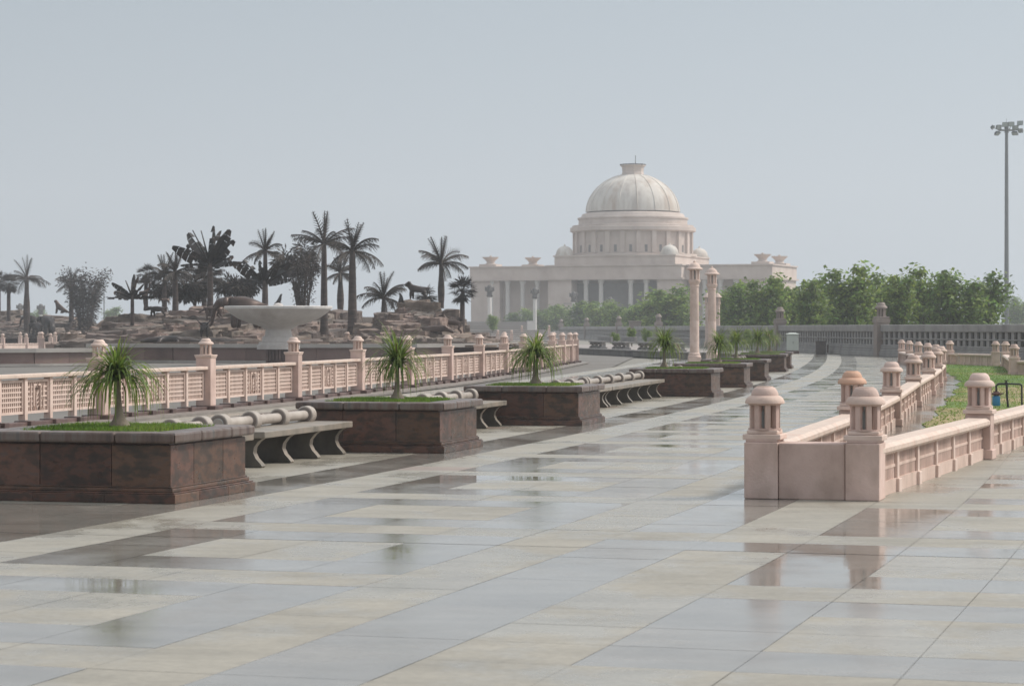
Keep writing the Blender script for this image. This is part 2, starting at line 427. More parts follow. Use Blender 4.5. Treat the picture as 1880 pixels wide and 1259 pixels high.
BAY_S0 = 11.1
def paving():
    mb = MB(); base = MB()
    # column edges across the promenade, with the pattern each carries
    edges = [-17.1, -16.35, -15.6, -14.85, -14.1, -13.35, -12.6, -11.85, -11.1, -10.35, -9.55, -8.8, -8.05, -7.33, -6.6, -5.87, -5.15, -4.5, -3.74, -3.0]
    kinds = ['C', 'P', 'f0', 'f1', 'f2', 'f3', 'C', 'P', 'C', 'C', 'P', 'C', 'f0', 'f1', 'f2', 'f3', 'C', 'S', 'C']
    e = edges[-1]
    for n in range(5):
        for k in ('f0', 'f1', 'f2', 'f3', 'C'):
            e += .78; edges.append(e); kinds.append(k)
    G = .0014
    k0, k1 = -14, 226
    for k in range(k0, k1):
        s0 = BAY_S0 + .75 * k; s1 = s0 + .75; row = k % 5
        if s0 < 0.0: continue
        joint = .014 if k == 8 else 0      # the open expansion joint across the foreground (s = 17.1)
        for c, kd in enumerate(kinds):
            t0, t1 = edges[c], edges[c + 1]
            if s0 > 23 and t0 > -4.0 and t0 < 5.0 and False: continue
            if kd[0] == 'f':
                j = int(kd[1]); ring = row in (0, 3) or j in (0, 3)
                mat = 0 if row == 4 else (1 if ring else 0)
            elif kd == 'C': mat = 0
            elif kd == 'P': mat = 1
            else: mat = 0 if k == 9 else 1
            if c == 0 or (t0 < -9 and s0 < 20 and s0 > 17): mat = 1 if t0 < -9 and c > 0 else 0
            if kd == 'C' and c == 18 and k == 8: mat = 1
            if random.random() < .006 and mat == 0 and k > 12: mat = 2
            cc = st(s0 + .37, (t0 + t1) / 2); aa = R(19.0); rel = cc - Vector((3.33, 22.65, 0))
            if rel.y > -.3 and -.2 < rel.x * math.cos(aa) - rel.y * math.sin(aa) < .85: mat = 0
            GG = .0017 if c >= 18 and s0 < 24 else G
            tt = [t0, t1]
            ss = [s0 + joint, s1]
            g2 = G * (.55 if k % 5 in (1, 2, 3) else 1); a, b_, c_, d = st(ss[0] + g2, tt[0] + GG), st(ss[0] + g2, tt[1] - GG), st(ss[1] - g2, tt[1] - GG), st(ss[1] - g2, tt[0] + GG)
            dz = random.uniform(-.0006, .0006)
            for p in (a, b_, c_, d): p.z = dz
            mb.quad(a, b_, c_, d, mat)
    ring = [st(-.2, -17.2), st(-.2, 17)]
    for i in range(0, 181, 4): base.quad(st(i, -17.15, -.008), st(i, 17, -.008), st(i + 4, 17, -.008), st(i + 4, -17.15, -.008))
    o = mb.build('pavement', [M_cream, M_polish, M_pinkt]); tag(o, kind='structure')
    o = base.build('pavement_bed', M_grout); tag(o, kind='structure')
    jt = MB(); a, b = st(17.107, -8.6), st(17.107, 6); c, d = st(17.120, 6), st(17.120, -8.6)
    for p in (a, b, c, d): p.z = -.003
    jt.quad(a, b, c, d); o = jt.build('pavement_joint', M_black); tag(o, kind='structure')
paving()

# court behind the fence, and the raised kerb the fence stands on
mb = MB(); mb.quad((-75, 20, -.02), (-2, 20, -.02), (8, 150, -.02), (-75, 230, -.02))
tag(mb.build('court_floor', M_court), kind='structure')

# lawn wedge between the two parapets
def r_arm(d, off=0.0):
    """point d metres along the outer parapet from the block, off metres to its right"""
    a = R(19.0); o = Vector((3.33, 22.65, 0))
    return o + Vector((math.sin(a), math.cos(a), 0)) * d + Vector((math.cos(a), -math.sin(a), 0)) * off
LWN = [(22.85, 2.37), (31, 4.36), (39.5, 6.2), (49.4, 8.2), (57.6, 9.92), (65.5, 11.5), (73, 12.95), (81, 14.2), (89, 15.3), (97, 16.3), (105, 17.25), (113, 18.2)]
def lawn_row(Y, z=.012):
    for (a, b), (c, d) in zip(LWN, LWN[1:]):
        if Y <= c: break
    x = b + (d - b) * (Y - a) / (c - a)
    L_ = Vector((x + .58 + .07 * math.sin(Y * .9) + .05 * math.sin(Y * 2.3), Y, z)); R_ = Vector((3.33 + (Y - 22.65) * math.tan(R(19)) - .3, Y, z))
    return L_, R_
mb = MB()
n = 60
for i in range(n):
    a, b = lawn_row(34 + 74 * i / n); c, d = lawn_row(34 + 74 * (i + 1) / n)
    for j in range(8):
        u0, u1 = j / 8, (j + 1) / 8
        mb.quad(a.lerp(b, u0), a.lerp(b, u1), c.lerp(d, u1), c.lerp(d, u0))
tag(mb.build('lawn', M_lawn), kind='structure')
mb = MB()
for i in range(26000):
    u = random.random() ** .7
    s = 34 + 73 * u
    L_, R_ = lawn_row(s)
    p = L_.lerp(R_, random.random() ** 1.2)
    if p.x > .235 * p.y + 1: continue
    h = random.uniform(.012, .04); w = random.uniform(.005, .009) * (1 + s / 70); a = random.uniform(0, PI)
    dx, dy = math.cos(a) * w, math.sin(a) * w; lx, ly = random.gauss(0, .03), random.gauss(0, .03)
    mb.tri((p.x - dx, p.y - dy, .01), (p.x + dx, p.y + dy, .01), (p.x + lx, p.y + ly, .012 + h))
tag(mb.build('grass', M_grass), 'short green and straw lawn grass inside the low pink parapets', 'grass', kind='stuff')

# ------------------------------------------------------------------ lanterns (shared meshes)
def lantern_cage(r, z0, h, nc, colw, sq=False):
    mb = MB()
    mb.lathe([(r * 1.12, z0), (r * 1.12, z0 + h * .06)], 16)
    for k in range(nc):
        a = 2 * PI * (k + .5) / nc
        mb.box((r - colw * .5) * math.cos(a), (r - colw * .5) * math.sin(a), z0 + h * .5 + h * .01, colw, colw * 1.1, h * .9, a)
    mb.lathe([(r * 1.06, z0 + h * .93), (r * 1.1, z0 + h)], 16)
    return mb
def lantern_cap(r, z0, h, finial=True):
    mb = MB()
    mb.lathe([(r * .94, z0), (r, z0 + h * .03)], 28)
    mb.lathe([(r, z0 + h * .03), (r, z0 + h * .11), (r * .965, z0 + h * .24), (r * .88, z0 + h * .37), (r * .77, z0 + h * .45), (r * .72, z0 + h * .47)], 28)
    mb.lathe([(r * .695, z0 + h * .46), (r * .69, z0 + h * .55), (r * .63, z0 + h * .74), (r * .53, z0 + h * .90), (r * .45, z0 + h * .955)], 28)
    mb.lathe([(r * .42, z0 + h * .95), (r * .41, z0 + h)], 28)
    return mb
def lantern_bulb(r, z0, h):
    mb = MB()
    mb.lathe([(r * .3, z0), (r * .42, z0 + h * .1), (r * .42, z0 + h * .7), (r * .2, z0 + h * .86)], 10)
    mb.lathe([(r * .25, z0 + h * .86), (r * .25, z0 + h * 1.0)], 8)
    return mb

# the low right parapet posts: pier, collar, lantern
PW = .31
mb = MB(); mb.box(0, 0, .275, PW, PW, .55); mb.box(0, 0, .06, PW + .05, PW + .05, .12)
ME_pierA = mb.mesh('pier', M_pink)
mb = MB(); mb.box(0, 0, .578, PW + .05, PW + .05, .05); mb.box(0, 0, .622, PW - .02, PW - .02, .035)
ME_collA = mb.mesh('collar', M_pinkl)
ME_cageA = lantern_cage(.142, .640, .25, 8, .045).mesh('lantern_cage', M_pink)
ME_capA = lantern_cap(.186, .885, .165).mesh('lantern_cap', M_pink, True)
ME_capA2 = lantern_cap(.186, .885, .165).mesh('lantern_cap', M_peach, True)
ME_bulbA = lantern_bulb(.075, .655, .21).mesh('bulb', M_bulb, True)
def post_A(parent, loc, rz, cap=None, pier=True):
    p = put('post', ME_pierA, parent, .012, loc, rz)
    for nm, me, bv in (('collar', ME_collA, .008), ('lantern_cage', ME_cageA, 0), ('lantern_cap', cap or ME_capA, 0), ('bulb', ME_bulbA, 0)):
        q = put(nm, me, p, bv)
        if me is ME_capA2: q['label'] = 'orange-tinted lantern cap'
    return p

mb = MB(); mb.box(0, 0, .255, .10, .17, .30); mb.box(0, 0, .06, .15, .215, .14); ME_pilA = mb.mesh('pilaster', M_pinkl)
def parapet_segments(parent, pts_fn, d0, d1, coping_name='coping', npan=6):
    """one bay of low parapet from d0 to d1 along pts_fn(d): coping, pilasters, panels"""
    path = [pts_fn(d0 + (d1 - d0) * i / 6) for i in range(7)]
    mb = MB(); mb.sweep([(-.13, .405), (.13, .405), (.15, .43), (.15, .47), (.11, .505), (-.11, .505), (-.15, .47), (-.15, .43)], path)
    mb.build('coping', M_cope, parent, bevel=0)
    w = MB()
    w.sweep([(-.05, .12), (.05, .12), (.05, .405), (-.05, .405)], path)                      # panel core
    w.sweep([(-.075, 0), (.075, 0), (.075, .135), (-.075, .135)], path, )                    # plinth course
    w.sweep([(-.062, .375), (.062, .375), (.062, .404), (-.062, .404)], path)
    w.sweep([(-.062, .245), (.062, .245), (.062, .275), (-.062, .275)], path)
    for k in range(npan):
        a = d0 + (d1 - d0) * (k + .5) / npan
        for q in range(-9, 10):                                                              # fluting on each panel
            d = a + q * (d1 - d0) / npan / 24
            p = pts_fn(d); p2 = pts_fn(d + .02); ang = math.atan2(p2.y - p.y, p2.x - p.x)
            w.box(p.x, p.y, .26, .026, .116, .25, ang)
    w.build('panel_wall', M_pink, parent)
    for k in range(1, npan):
        a = d0 + (d1 - d0) * k / npan
        p = pts_fn(a); p2 = pts_fn(a + .02); ang = math.atan2(p2.y - p.y, p2.x - p.x)
        put('pilaster', ME_pilA, parent, .008, p, ang)

# block at the prow of the two parapets
blk = thing('end_block', 'plain pink sandstone block of three slabs closing the prow of the low parapets', 'block', (2.845, 22.72, 0), R(-16.3))
for sx in (-.475, .475):
    mb = MB(); mb.box(sx, 0, .265, .318, .42, .53); mb.build('end_slab', M_pink, blk, bevel=.01)
mb = MB(); mb.box(0, .01, .262, .622, .40, .524); mb.build('middle_slab', M_pink, blk, bevel=.01)
for sx in (-.475, .475):
    mb = MB(); mb.box(sx, .0, .548, .30, .36, .036); c = mb.build('collar', M_pink, blk, bevel=.006)
    o = put('collar', ME_collA, c, .008, (sx, 0, 0))
    put('lantern_cage', ME_cageA, c, 0, (sx, 0, 0)); put('lantern_cap', ME_capA, c, 0, (sx, 0, 0)); put('bulb', ME_bulbA, c, 0, (sx, 0, 0))

la = thing('parapet_wall', 'low pink parapet with lantern posts running between the promenade and the lawn', 'parapet')
LW = [(22.85, 2.37), (31, 4.36), (39.5, 6.2), (49.4, 8.2), (57.6, 9.92), (65.5, 11.5), (73, 12.95), (81, 14.2), (89, 15.3), (97, 16.3), (105, 17.25), (113, 18.2)]
def lfn(Y, off=0.0):
    for (a, b), (c, d) in zip(LW, LW[1:]):
        if Y <= c or c == 113: break
    return Vector((b + (d - b) * (Y - a) / (c - a) + off, Y, 0))
l_s = [y for y, x in LW]
for a, b in zip(l_s, l_s[1:]):
    parapet_segments(la, lfn, a + .16, b - .16)
for i, s in enumerate(l_s[1:]):
    post_A(la, lfn(s), -math.atan2(lfn(s + .5).x - lfn(s - .5).x, 1.0), ME_capA2 if i == 0 else None)
ra = thing('parapet_wall', 'low pink parapet with fluted panels leading off from the block towards the pump', 'parapet')
r_d = [0.0, 7.35, 14.7, 22.0, 29.4, 36.8]
for a, b in zip(r_d, r_d[1:]):
    parapet_segments(ra, r_arm, a + .16 if a else -.02, b - .16)
for d in r_d[1:]: post_A(ra, r_arm(d), R(-19))
# far parapets round the head of the lawn
fa = thing('parapet_wall', 'low parapet crossing the far end of the lawn in front of the grey wall', 'parapet')
A0, A1 = Vector((X_(1705, 108), 108, 0)), Vector((X_(1828, 101), 101, 0))
ffn = lambda d: A0.lerp(A1, d / (A1 - A0).length)
Lf = (A1 - A0).length
parapet_segments(fa, ffn, 0, Lf * .45); parapet_segments(fa, ffn, Lf * .45 + .3, Lf - .15)
post_A(fa, ffn(Lf * .33), 0); post_A(fa, ffn(Lf), 0)
fb = thing('parapet_wall', 'short grey-pink parapet returning forward beside the far garden gate', 'parapet')
B0, B1, B2 = Vector((X_(1846, 100), 100, 0)), Vector((X_(1862, 82), 82, 0)), Vector((X_(1990, 80), 80, 0))
L1_ = (B1 - B0).length; L2_ = (B2 - B1).length
bfn = lambda d: B0.lerp(B1, d / L1_) if d <= L1_ else B1.lerp(B2, (d - L1_) / L2_)
parapet_segments(fb, bfn, .2, L1_ - .2, npan=10); parapet_segments(fb, bfn, L1_ + .2, L1_ + L2_)
post_A(fb, B0, 0); post_A(fb, B1, 0)

# ------------------------------------------------------------------ planters, grass beds, ponytail palms
def planter_meshes():
    out = {}
    b = MB(); h = .925
    b.box(0, 0, .33, 2 * h - .03, 2 * h - .03, .40)
    cuts = [-h, -.38, .34, h]
    for side in range(4):
        M = Matrix.Rotation(side * PI / 2, 4, 'Z')
        for a, c in zip(cuts, cuts[1:]):
            b.box((a + c) / 2, -h + .01, .33, c - a - .006, .02, .40, M=M)
    out['body'] = b
    m = MB()
    for half, z0, z1 in ((1.0, 0, .085), (.985, .085, .10), (.955, .10, .135), (.94, .135, .15)):
        if half == 1.0:
            for side in range(4):
                M = Matrix.Rotation(side * PI / 2, 4, 'Z')
                for a, c in ((-1.0, -.42), (-.42, .3), (.3, 1.0)):
                    q = [(a, -1.0), (c, -1.0), (c if c < .9 else c - .1, -.9), (a if a > -.9 else a + .1, -.9)]
                    m.prism([(x + (.002 if k in (0, 3) and x > -.9 else 0), y) for k, (x, y) in enumerate(q)], z0, z1, M=M)
        m.box(0, 0, (z0 + z1) / 2, 2 * half - (.012 if half == 1.0 else 0), 2 * half - (.012 if half == 1.0 else 0), z1 - z0 - .001)
    out['base_moulding'] = m
    c = MB()
    ci = .70
    for side in range(4):
        M = Matrix.Rotation(side * PI / 2, 4, 'Z')
        for a, d in ((-1.0, -.35), (-.35, .4), (.4, 1.0)):
            ai = max(a, -ci) if a > -.99 else -ci; di = min(d, ci) if d < .99 else ci
            c.prism([(a + .002, -1.0), (d - .002, -1.0), (di, -ci), (ai, -ci)], .548, .645, M=M)
    c2 = MB(); c2.box(0, 0, .539, 1.80, 1.80, .018)
    out['cap_slab'] = c; out['neck'] = c2
    so = MB(); n = 18
    pts = []
    for k in range(n): pts.append((.74 * math.cos(2 * PI * k / n), .74 * math.sin(2 * PI * k / n)))
    so.box(0, 0, .575, 1.42, 1.42, .13); out['turf_bed'] = so
    return out
PM = planter_meshes()
ME_pl = {'body': PM['body'].mesh('body', M_gran), 'base_moulding': PM['base_moulding'].mesh('base_moulding', M_gran),
         'cap_slab': PM['cap_slab'].mesh('cap_slab', M_granc), 'neck': PM['neck'].mesh('neck', M_gran), 'turf_bed': PM['turf_bed'].mesh('turf_bed', M_soil)}
mb = MB()
for i in range(9000):
    x, y = random.uniform(-.70, .70), random.uniform(-.70, .70)
    if (abs(x) / .72) ** 3 + (abs(y) / .72) ** 3 > 1 and random.random() < .7: continue
    h = random.uniform(.015, .05); w = random.uniform(.003, .007); a = random.uniform(0, PI)
    dx, dy = math.cos(a) * w, math.sin(a) * w
    mb.tri((x - dx, y - dy, 0), (x + dx, y + dy, 0), (x + random.gauss(0, .015), y + random.gauss(0, .015), h))
ME_tuft = mb.mesh('grass', M_grass)

def ponytail(seed, H=.58, n=230, L=.62, droop=1.0, up=.45, upl=.8):
    rnd = random.Random(seed)
    tr = MB()
    lean = (rnd.uniform(-.03, .03), rnd.uniform(-.03, .03))
    prof = [(.100, 0), (.108, .02), (.090, .05), (.060, .09), (.042, .14), (.034, .22), (.029, .34), (.027, .46), (.030, H - .04), (.026, H)]
    pts = [(lean[0] * z / H, lean[1] * z / H, z) for r, z in prof]
    tr.tube(pts, [r for r, z in prof], 12)
    lf = MB()
    for i in range(n):
        u = i / n
        az = rnd.uniform(0, 2 * PI)
        el = R(rnd.uniform(50, 88)) if rnd.random() < up else R(rnd.uniform(0, 55))
        ln = L * rnd.uniform(.65, 1.2) * (upl if el > R(50) else 1); seg = 8
        w = rnd.uniform(.008, .013)
        p = Vector((lean[0] + .03 * math.cos(az), lean[1] + .03 * math.sin(az), H - .05 + rnd.uniform(-.05, .06)))
        stiff = rnd.uniform(.5, 1.4) * droop * (.55 if el > R(70) else 1)
        mat = 1 if rnd.random() < .07 else 0
        prev = None
        side = Vector((-math.sin(az), math.cos(az), 0))
        tw = rnd.uniform(-.5, .5)
        for k in range(seg + 1):
            f = k / seg
            ang = el - stiff * (f ** 1.25) * R(115)
            ang = max(ang, R(-86))
            if k:
                p = p + Vector((math.cos(az + tw * f * .4) * math.cos(ang), math.sin(az + tw * f * .4) * math.cos(ang), math.sin(ang))) * ln / seg
            ww = w * (1.0 - f) ** .6 + .0012
            a, b = p - side * ww, p + side * ww
            if prev:
                lf.quad(prev[0], prev[1], b, a, mat)
            prev = (a, b)
    return tr, lf
PALMS = []
for sd, kw in ((1, dict(H=.55, n=260, L=.64, up=.34, upl=.62)), (5, dict(H=.53, n=250, L=.58, up=.5, upl=1.0)), (9, dict(H=.50, n=340, L=.58, droop=1.0, up=.4, upl=.7)), (12, dict(H=.52, n=300, L=.60, up=.6)), (17, dict(H=.5, n=260, L=.58, up=.5))):
    tr, lf = ponytail(sd, **kw)
    PALMS.append((tr.mesh('trunk', M_caudex, True), lf.mesh('crown', [M_strap, M_dry], True)))
PL = [(20.4, -9.12, 0, 1.0, 0), (29.75, -9.23, 1, 1.0, .08), (38.75, -9.3, 2, 1.12, .0), (56.15, -9.4, 3, 1.12, -.30), (64.9, -9.47, 4, 1.08, .15), (73.2, -9.55, 3, 1.1, 0.0), (88.5, -9.76, 4, 1.2, -.1), (95.65, -9.81, 0, 1.2, .1)]
pl_lab = ['polished red-brown granite planter nearest the camera, before the first bench', 'square dark granite planter at the end of the four-legged bench',
          'dark granite planter beside the lantern fence, third from the camera', 'dark granite planter in front of the pink lantern columns, after the long bench',
          'granite planter with rusty patch on its front, fifth in the row', 'short-looking granite planter half behind the fifth one',
          'long low granite planter near the far bin, seventh in the row', 'last granite planter of the row, closest to the grey wall']
pa_lab = ['drooping ponytail palm with dark trunk in the planter nearest the camera', 'ponytail palm with upright green tuft in the second planter',
          'bushy ponytail palm with thick pale trunk in front of the lantern fence', 'dense ponytail palm with dark stem just before the tall lantern column',
          'pale thin-stemmed ponytail palm between the lantern columns', 'ponytail palm right of the lantern columns in the sixth planter',
          'small ponytail palm in the seventh planter before the grey wall', 'small upright ponytail palm in the last planter by the wall pier']
for i, (s, t, pv, sc, off) in enumerate(PL):
    c = st(s + 1.0, t - 1.0); rz = head(s + 1.0)
    p = thing('planter', pl_lab[i], 'planter', c, rz, 'granite planters along the promenade')
    for nm, bv in (('body', .004), ('base_moulding', .006), ('neck', 0), ('cap_slab', .022), ('turf_bed', 0)):
        put(nm, ME_pl[nm], p, bv)
    gr = put('grass', ME_tuft, None, 0, (c.x, c.y, .64), rz + PI / 2 * (i % 4))
    tag(gr, 'short grass mat in the top of planter: ' + ['the nearest planter', 'second planter from the camera', 'third planter, by the fence', 'planter before the lantern columns', 'fifth planter', 'sixth planter', 'seventh planter', 'last planter by the wall'][i], 'grass', 'grass mats in the planters', 'stuff')
    q = st(s + 1.0, t - 1.0 + off, .64)
    pm = thing('ponytail_palm', pa_lab[i], 'palm', q, random.uniform(0, 6), 'ponytail palms in the planters')
    pm.scale = (sc, sc, sc)
    put('trunk', PALMS[pv][0], pm); put('crown', PALMS[pv][1], pm)

# ------------------------------------------------------------------ benches with stone rollers
def leg_profile():
    # side view, u across the seat (0 = front edge, positive towards the back), z up
    fr = [(.06, 0.0), (.04, .02), (.06, .05), (.12, .12), (.15, .19), (.14, .26), (.09, .33), (.03, .375)]
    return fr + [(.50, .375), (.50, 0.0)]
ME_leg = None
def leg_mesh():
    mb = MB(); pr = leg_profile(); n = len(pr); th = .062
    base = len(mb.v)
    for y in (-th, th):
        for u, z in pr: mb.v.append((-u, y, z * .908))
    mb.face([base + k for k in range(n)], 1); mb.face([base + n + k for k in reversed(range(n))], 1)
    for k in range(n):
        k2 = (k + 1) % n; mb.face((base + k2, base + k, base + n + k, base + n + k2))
    return mb.mesh('leg', [M_bench, M_bench_shade])
ME_leg = leg_mesh()
def roller_meshes(L, nd):
    mb = MB(); M = Matrix.Translation((-.58, 0, .498)) @ Matrix.Rotation(-PI / 2, 4, 'X')
    mb.lathe([(.060, -L / 2 + .02), (.060, L / 2 - .02)], 20, M=M)
    drum = mb.mesh('roller', M_roll, True)
    fl = MB(); fl.lathe([(.105, -.080), (.113, -.073), (.113, .073), (.105, .080)], 28, M=M)
    for z in (-.083, .0825): fl.lathe([(.094, z), (.094, z + .0008)], 28, M=M, mat=1)
    hub = MB(); hub.lathe([(.066, -.089), (.066, -.0835)], 24, M=M); hub.lathe([(.010, -.092), (.010, -.0892)], 8, M=M, mat=1)
    return drum, fl, hub
def bench(label, s0, t, L, nd):
    cm = st(s0 + L / 2, t); b = thing('bench', label, 'bench', cm, head(s0 + L / 2), 'stone benches between the planters')
    mb = MB(); mb.box(-.36, 0, .379, .72, L, .076)
    mb.build('seat', M_bench, b, bevel=.010)
    for k in range(nd):
        y = -L / 2 + .14 + (L - .28) * k / (nd - 1)
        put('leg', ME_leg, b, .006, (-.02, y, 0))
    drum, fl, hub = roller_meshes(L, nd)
    r = put('roller', drum, b)
    mf = fl.mesh('flange', [M_roll, M_rolld])
    for k in range(nd):
        y = -L / 2 + .12 + (L - .24) * k / (nd - 1)
        put('flange', mf, r, 0, (0, y, 0))
    put('end_disc', hub.mesh('end_disc', [M_steel, M_black]), r, 0, (0, -L / 2 + .12, 0))
bench('stone bench tucked behind the nearest planter, only its end leg and roller showing', 22.75, -10.3, 2.8, 4)
bench('four-legged stone bench with fluted roller back, ending at the second planter', 26.05, -10.32, 3.25, 4)
bench('stone bench starting just behind the second planter', 32.1, -10.45, 3.2, 4)
bench('stone bench hidden behind the third planter except its roller', 35.4, -10.5, 3.05, 4)
bench('stone bench whose first leg shows at the corner of the third planter', 41.1, -10.5, 7.0, 6)
bench('long six-legged stone bench running up to the fourth planter', 48.3, -10.5, 7.3, 6)
bench('stone bench behind the fourth planter', 58.5, -10.6, 5.6, 5)
bench('stone bench between the fifth and sixth planters', 67.2, -10.6, 5.4, 5)
bench('stone bench beyond the sixth planter, mostly hidden', 75.6, -10.6, 5.8, 5)
bench('stone bench before the seventh planter', 82.0, -10.7, 5.8, 5)

# ------------------------------------------------------------------ the pierced fence round the fountain basin
mb = MB(); mb.box(0, 0, .60, .30, .30, .96); ME_pierB = mb.mesh('pier', M_pink)
mb = MB(); mb.box(0, 0, 1.075, .345, .345, .03); mb.box(0, 0, 1.045, .325, .325, .03); ME_collB = mb.mesh('collar', M_pinkl)
ME_cageB = lantern_cage(.112, 1.09, .20, 8, .034).mesh('lantern_cage', M_pinkl)
ME_capB = lantern_cap(.148, 1.288, .115).mesh('lantern_cap', M_pinkl, True)
mb = MB(); mb.box(0, -.02, .06, .44, .50, .12); ME_footB = mb.mesh('foot_block', M_darkst)
def post_B(parent, loc, rz):
    p = put('post', ME_pierB, parent, .012, loc, rz)
    for nm, me, bv in (('collar', ME_collB, .006), ('lantern_cage', ME_cageB, 0), ('lantern_cap', ME_capB, 0), ('foot_block', ME_footB, .01)):
        put(nm, me, p, bv)
def lattice(carved, W=1.0):
    """pierced panel, W along x, thin in y; z from .22 to .78"""
    mb = MB(); z0, z1 = .235, .775
    mb.box(0, .035, (z0 + z1) / 2, W, .012, z1 - z0, mat=1)
    mb.box(0, 0, z0 + .02, W, .06, .04); mb.box(0, 0, z1 - .02, W, .06, .04)
    for sx in (-1, 1): mb.box(sx * (W / 2 - .02), 0, (z0 + z1) / 2, .04, .058, z1 - z0 - .08)
    nx, nz = 11, 6
    iw, ih = W - .08, z1 - z0 - .08
    if not carved:
        for k in range(1, nx): mb.box(-iw / 2 + iw * k / nx, 0, (z0 + z1) / 2, .030, .020, ih)
        for k in range(1, nz): mb.box(0, -.001, z0 + .04 + ih * k / nz, iw, .024, .026)
    else:
        for k in range(1, nx):
            x = -iw / 2 + iw * k / nx
            if abs(x) < .14:
                mb.box(x, 0, z1 - .04 - ih * .1, .03, .02, ih * .2)
            else: mb.box(x, 0, (z0 + z1) / 2, .03, .02, ih)
        for k in range(1, nz):
            z = z0 + .04 + ih * k / nz
            for sx in (-1, 1): mb.box(sx * (.14 + (iw / 2 - .14) / 2), -.001, z, iw / 2 - .14, .024, .026)
        for sx in (-1, 1):                                     # key-pattern brackets round a leaf
            mb.box(sx * .15, -.004, .53, .035, .058, .36); mb.box(sx * .09, -.004, .69, .10, .058, .03); mb.box(sx * .27, -.004, .60, .03, .06, .16)
            mb.box(sx * .27, -.004, .38, .03, .06, .14)
        pts = [(-.05 * math.sin(a * 1.3), -.02, .30 + .30 * a / 3) for a in [0, .5, 1, 1.5, 2, 2.5, 3]]
        mb.tube(pts, .016, 6)
        for k in range(4):
            mb.tube([(0, -.02, .32 + .07 * k), (.06, -.02, .36 + .07 * k)], [.014, .006], 6); mb.tube([(0, -.02, .32 + .07 * k), (-.06, -.02, .36 + .07 * k)], [.014, .006], 6)
    return mb
ME_pan = lattice(False).mesh('pierced_panel', [M_pinkl, M_hole])
ME_panc = lattice(True).mesh('carved_panel', [M_pinkl, M_hole])
mb = MB(); mb.box(0, 0, .47, .10, .12, .67); ME_pilB = mb.mesh('pilaster', M_pinkl)
mb = MB(); mb.box(0, -.03, .062, .16, .30, .128); ME_bblk = mb.mesh('base_block', M_darkst)
def jali_fence(fence, pts, simple=False):
    for i, (a, b) in enumerate(zip(pts, pts[1:])):
        a, b = Vector(a), Vector(b); d = b - a; Ld = d.length; d.normalize(); ang = math.atan2(d.y, d.x)
        M = Matrix.Translation(a) @ Matrix.Rotation(ang, 4, 'Z')
        cp = MB(); cp.box(Ld / 2, 0, .838, Ld - .30, .22, .065, M=M); cp.build('coping', M_cope, fence, bevel=.014)
        bs = MB(); bs.box(Ld / 2, -.02, .055, Ld - .44, .20, .11, M=M); bs.build('base_course', M_darkst, fence, bevel=.008)
        W = (Ld - .30) / 5
        for k in range(1, 5):
            q = M @ Vector((.15 + W * k, 0, 0))
            put('base_block', ME_bblk, put('pilaster', ME_pilB, fence, .006, q, ang), .008)
        for k in range(5):
            o = put('carved_panel' if k == 2 else 'pierced_panel', ME_panc if k == 2 else ME_pan, fence, 0)
            o.matrix_world = M @ Matrix.Translation((.15 + W * (k + .5), 0, 0)) @ Matrix.Diagonal((W - .10, 1, 1, 1))
    for i, p in enumerate(pts):
        q = Vector(pts[min(i + 1, len(pts) - 1)]) - Vector(pts[max(i - 1, 0)])
        post_B(fence, p, math.atan2(q.y, q.x))
fence = thing('pierced_fence', 'pink sandstone fence of pierced panels and lantern posts curving beside the promenade', 'fence')
fpx = [(182, 774), (378, 756), (539, 739.4), (657, 725.5), (748, 714.5), (822, 705.5), (880, 697.5), (925, 690.5), (961, 685), (990, 679.8), (1013, 675), (1032, 671.3), (1046, 668.6), (1056, 667)]
fpts = [Vector((X_(x, 7104 / (y - HOR)), 7104 / (y - HOR), 0)) for x, y in fpx]
d0 = (fpts[0] - fpts[1])
fpts = [fpts[0] + d0 * k_ for k_ in (5, 4, 3, 2, 1)] + fpts
e_ = fpts[-1]; d1 = (fpts[-1] - fpts[-2]).normalized()
back = []
p = e_.copy(); ang = math.atan2(d1.y, d1.x)
for k in range(7):
    ang += R(16); p = p + Vector((math.cos(ang), math.sin(ang), 0)) * 5.5; back.append(p.copy())
jali_fence(fence, fpts + back)
kb = MB()
kpath = [fpts[0] + Vector((.0, -.3, 0))] + fpts[1:] + back[:3]
kb.sweep([(-.35, 0), (.62, 0), (.62, .05), (-.35, .05)], kpath)
tag(kb.build('kerb', M_kerb, bevel=0), kind='structure')

# ------------------------------------------------------------------ tall lantern columns
def lantern_column(label, px, Y):
    c = thing('lantern_column', label, 'lamp column', (X_(px, Y), Y, 0), 0, 'tall pink lantern columns')
    mb = MB(); mb.box(0, 0, .15, .56, .56, .30); mb.lathe([(.29, .30), (.29, .36), (.25, .40), (.27, .46), (.22, .50)], 20)
    mb.build('base', M_pinkl, c, bevel=.01)
    mb = MB(); mb.lathe([(.205, .5), (.205, 1.9), (.200, 1.905), (.200, 1.925), (.203, 1.93), (.185, 3.42), (.215, 3.44), (.215, 3.47), (.19, 3.49), (.24, 3.60), (.27, 3.66), (.27, 3.71)], 24)
    mb.build('shaft', M_pinkl, c, True)
    put('lantern_cage', lantern_cage(.225, 3.70, .49, 8, .07).mesh('lantern_cage', M_pinkl), c)
    k = MB(); k.lathe([(.34, 4.17), (.37, 4.185), (.37, 4.22), (.33, 4.26), (.27, 4.29), (.255, 4.34), (.20, 4.42), (.11, 4.48), (.05, 4.50), (.06, 4.53), (.035, 4.57), (.0, 4.60)], 24)
    k.build('lantern_cap', M_pinkl, c, True)
    put('bulb', lantern_bulb(.13, 3.73, .42).mesh('bulb', M_bulb, True), c)
lantern_column('tall pink lantern column nearest the fourth planter palm', 1275, 107)
lantern_column('second tall lantern column, just right of the first', 1307, 117)
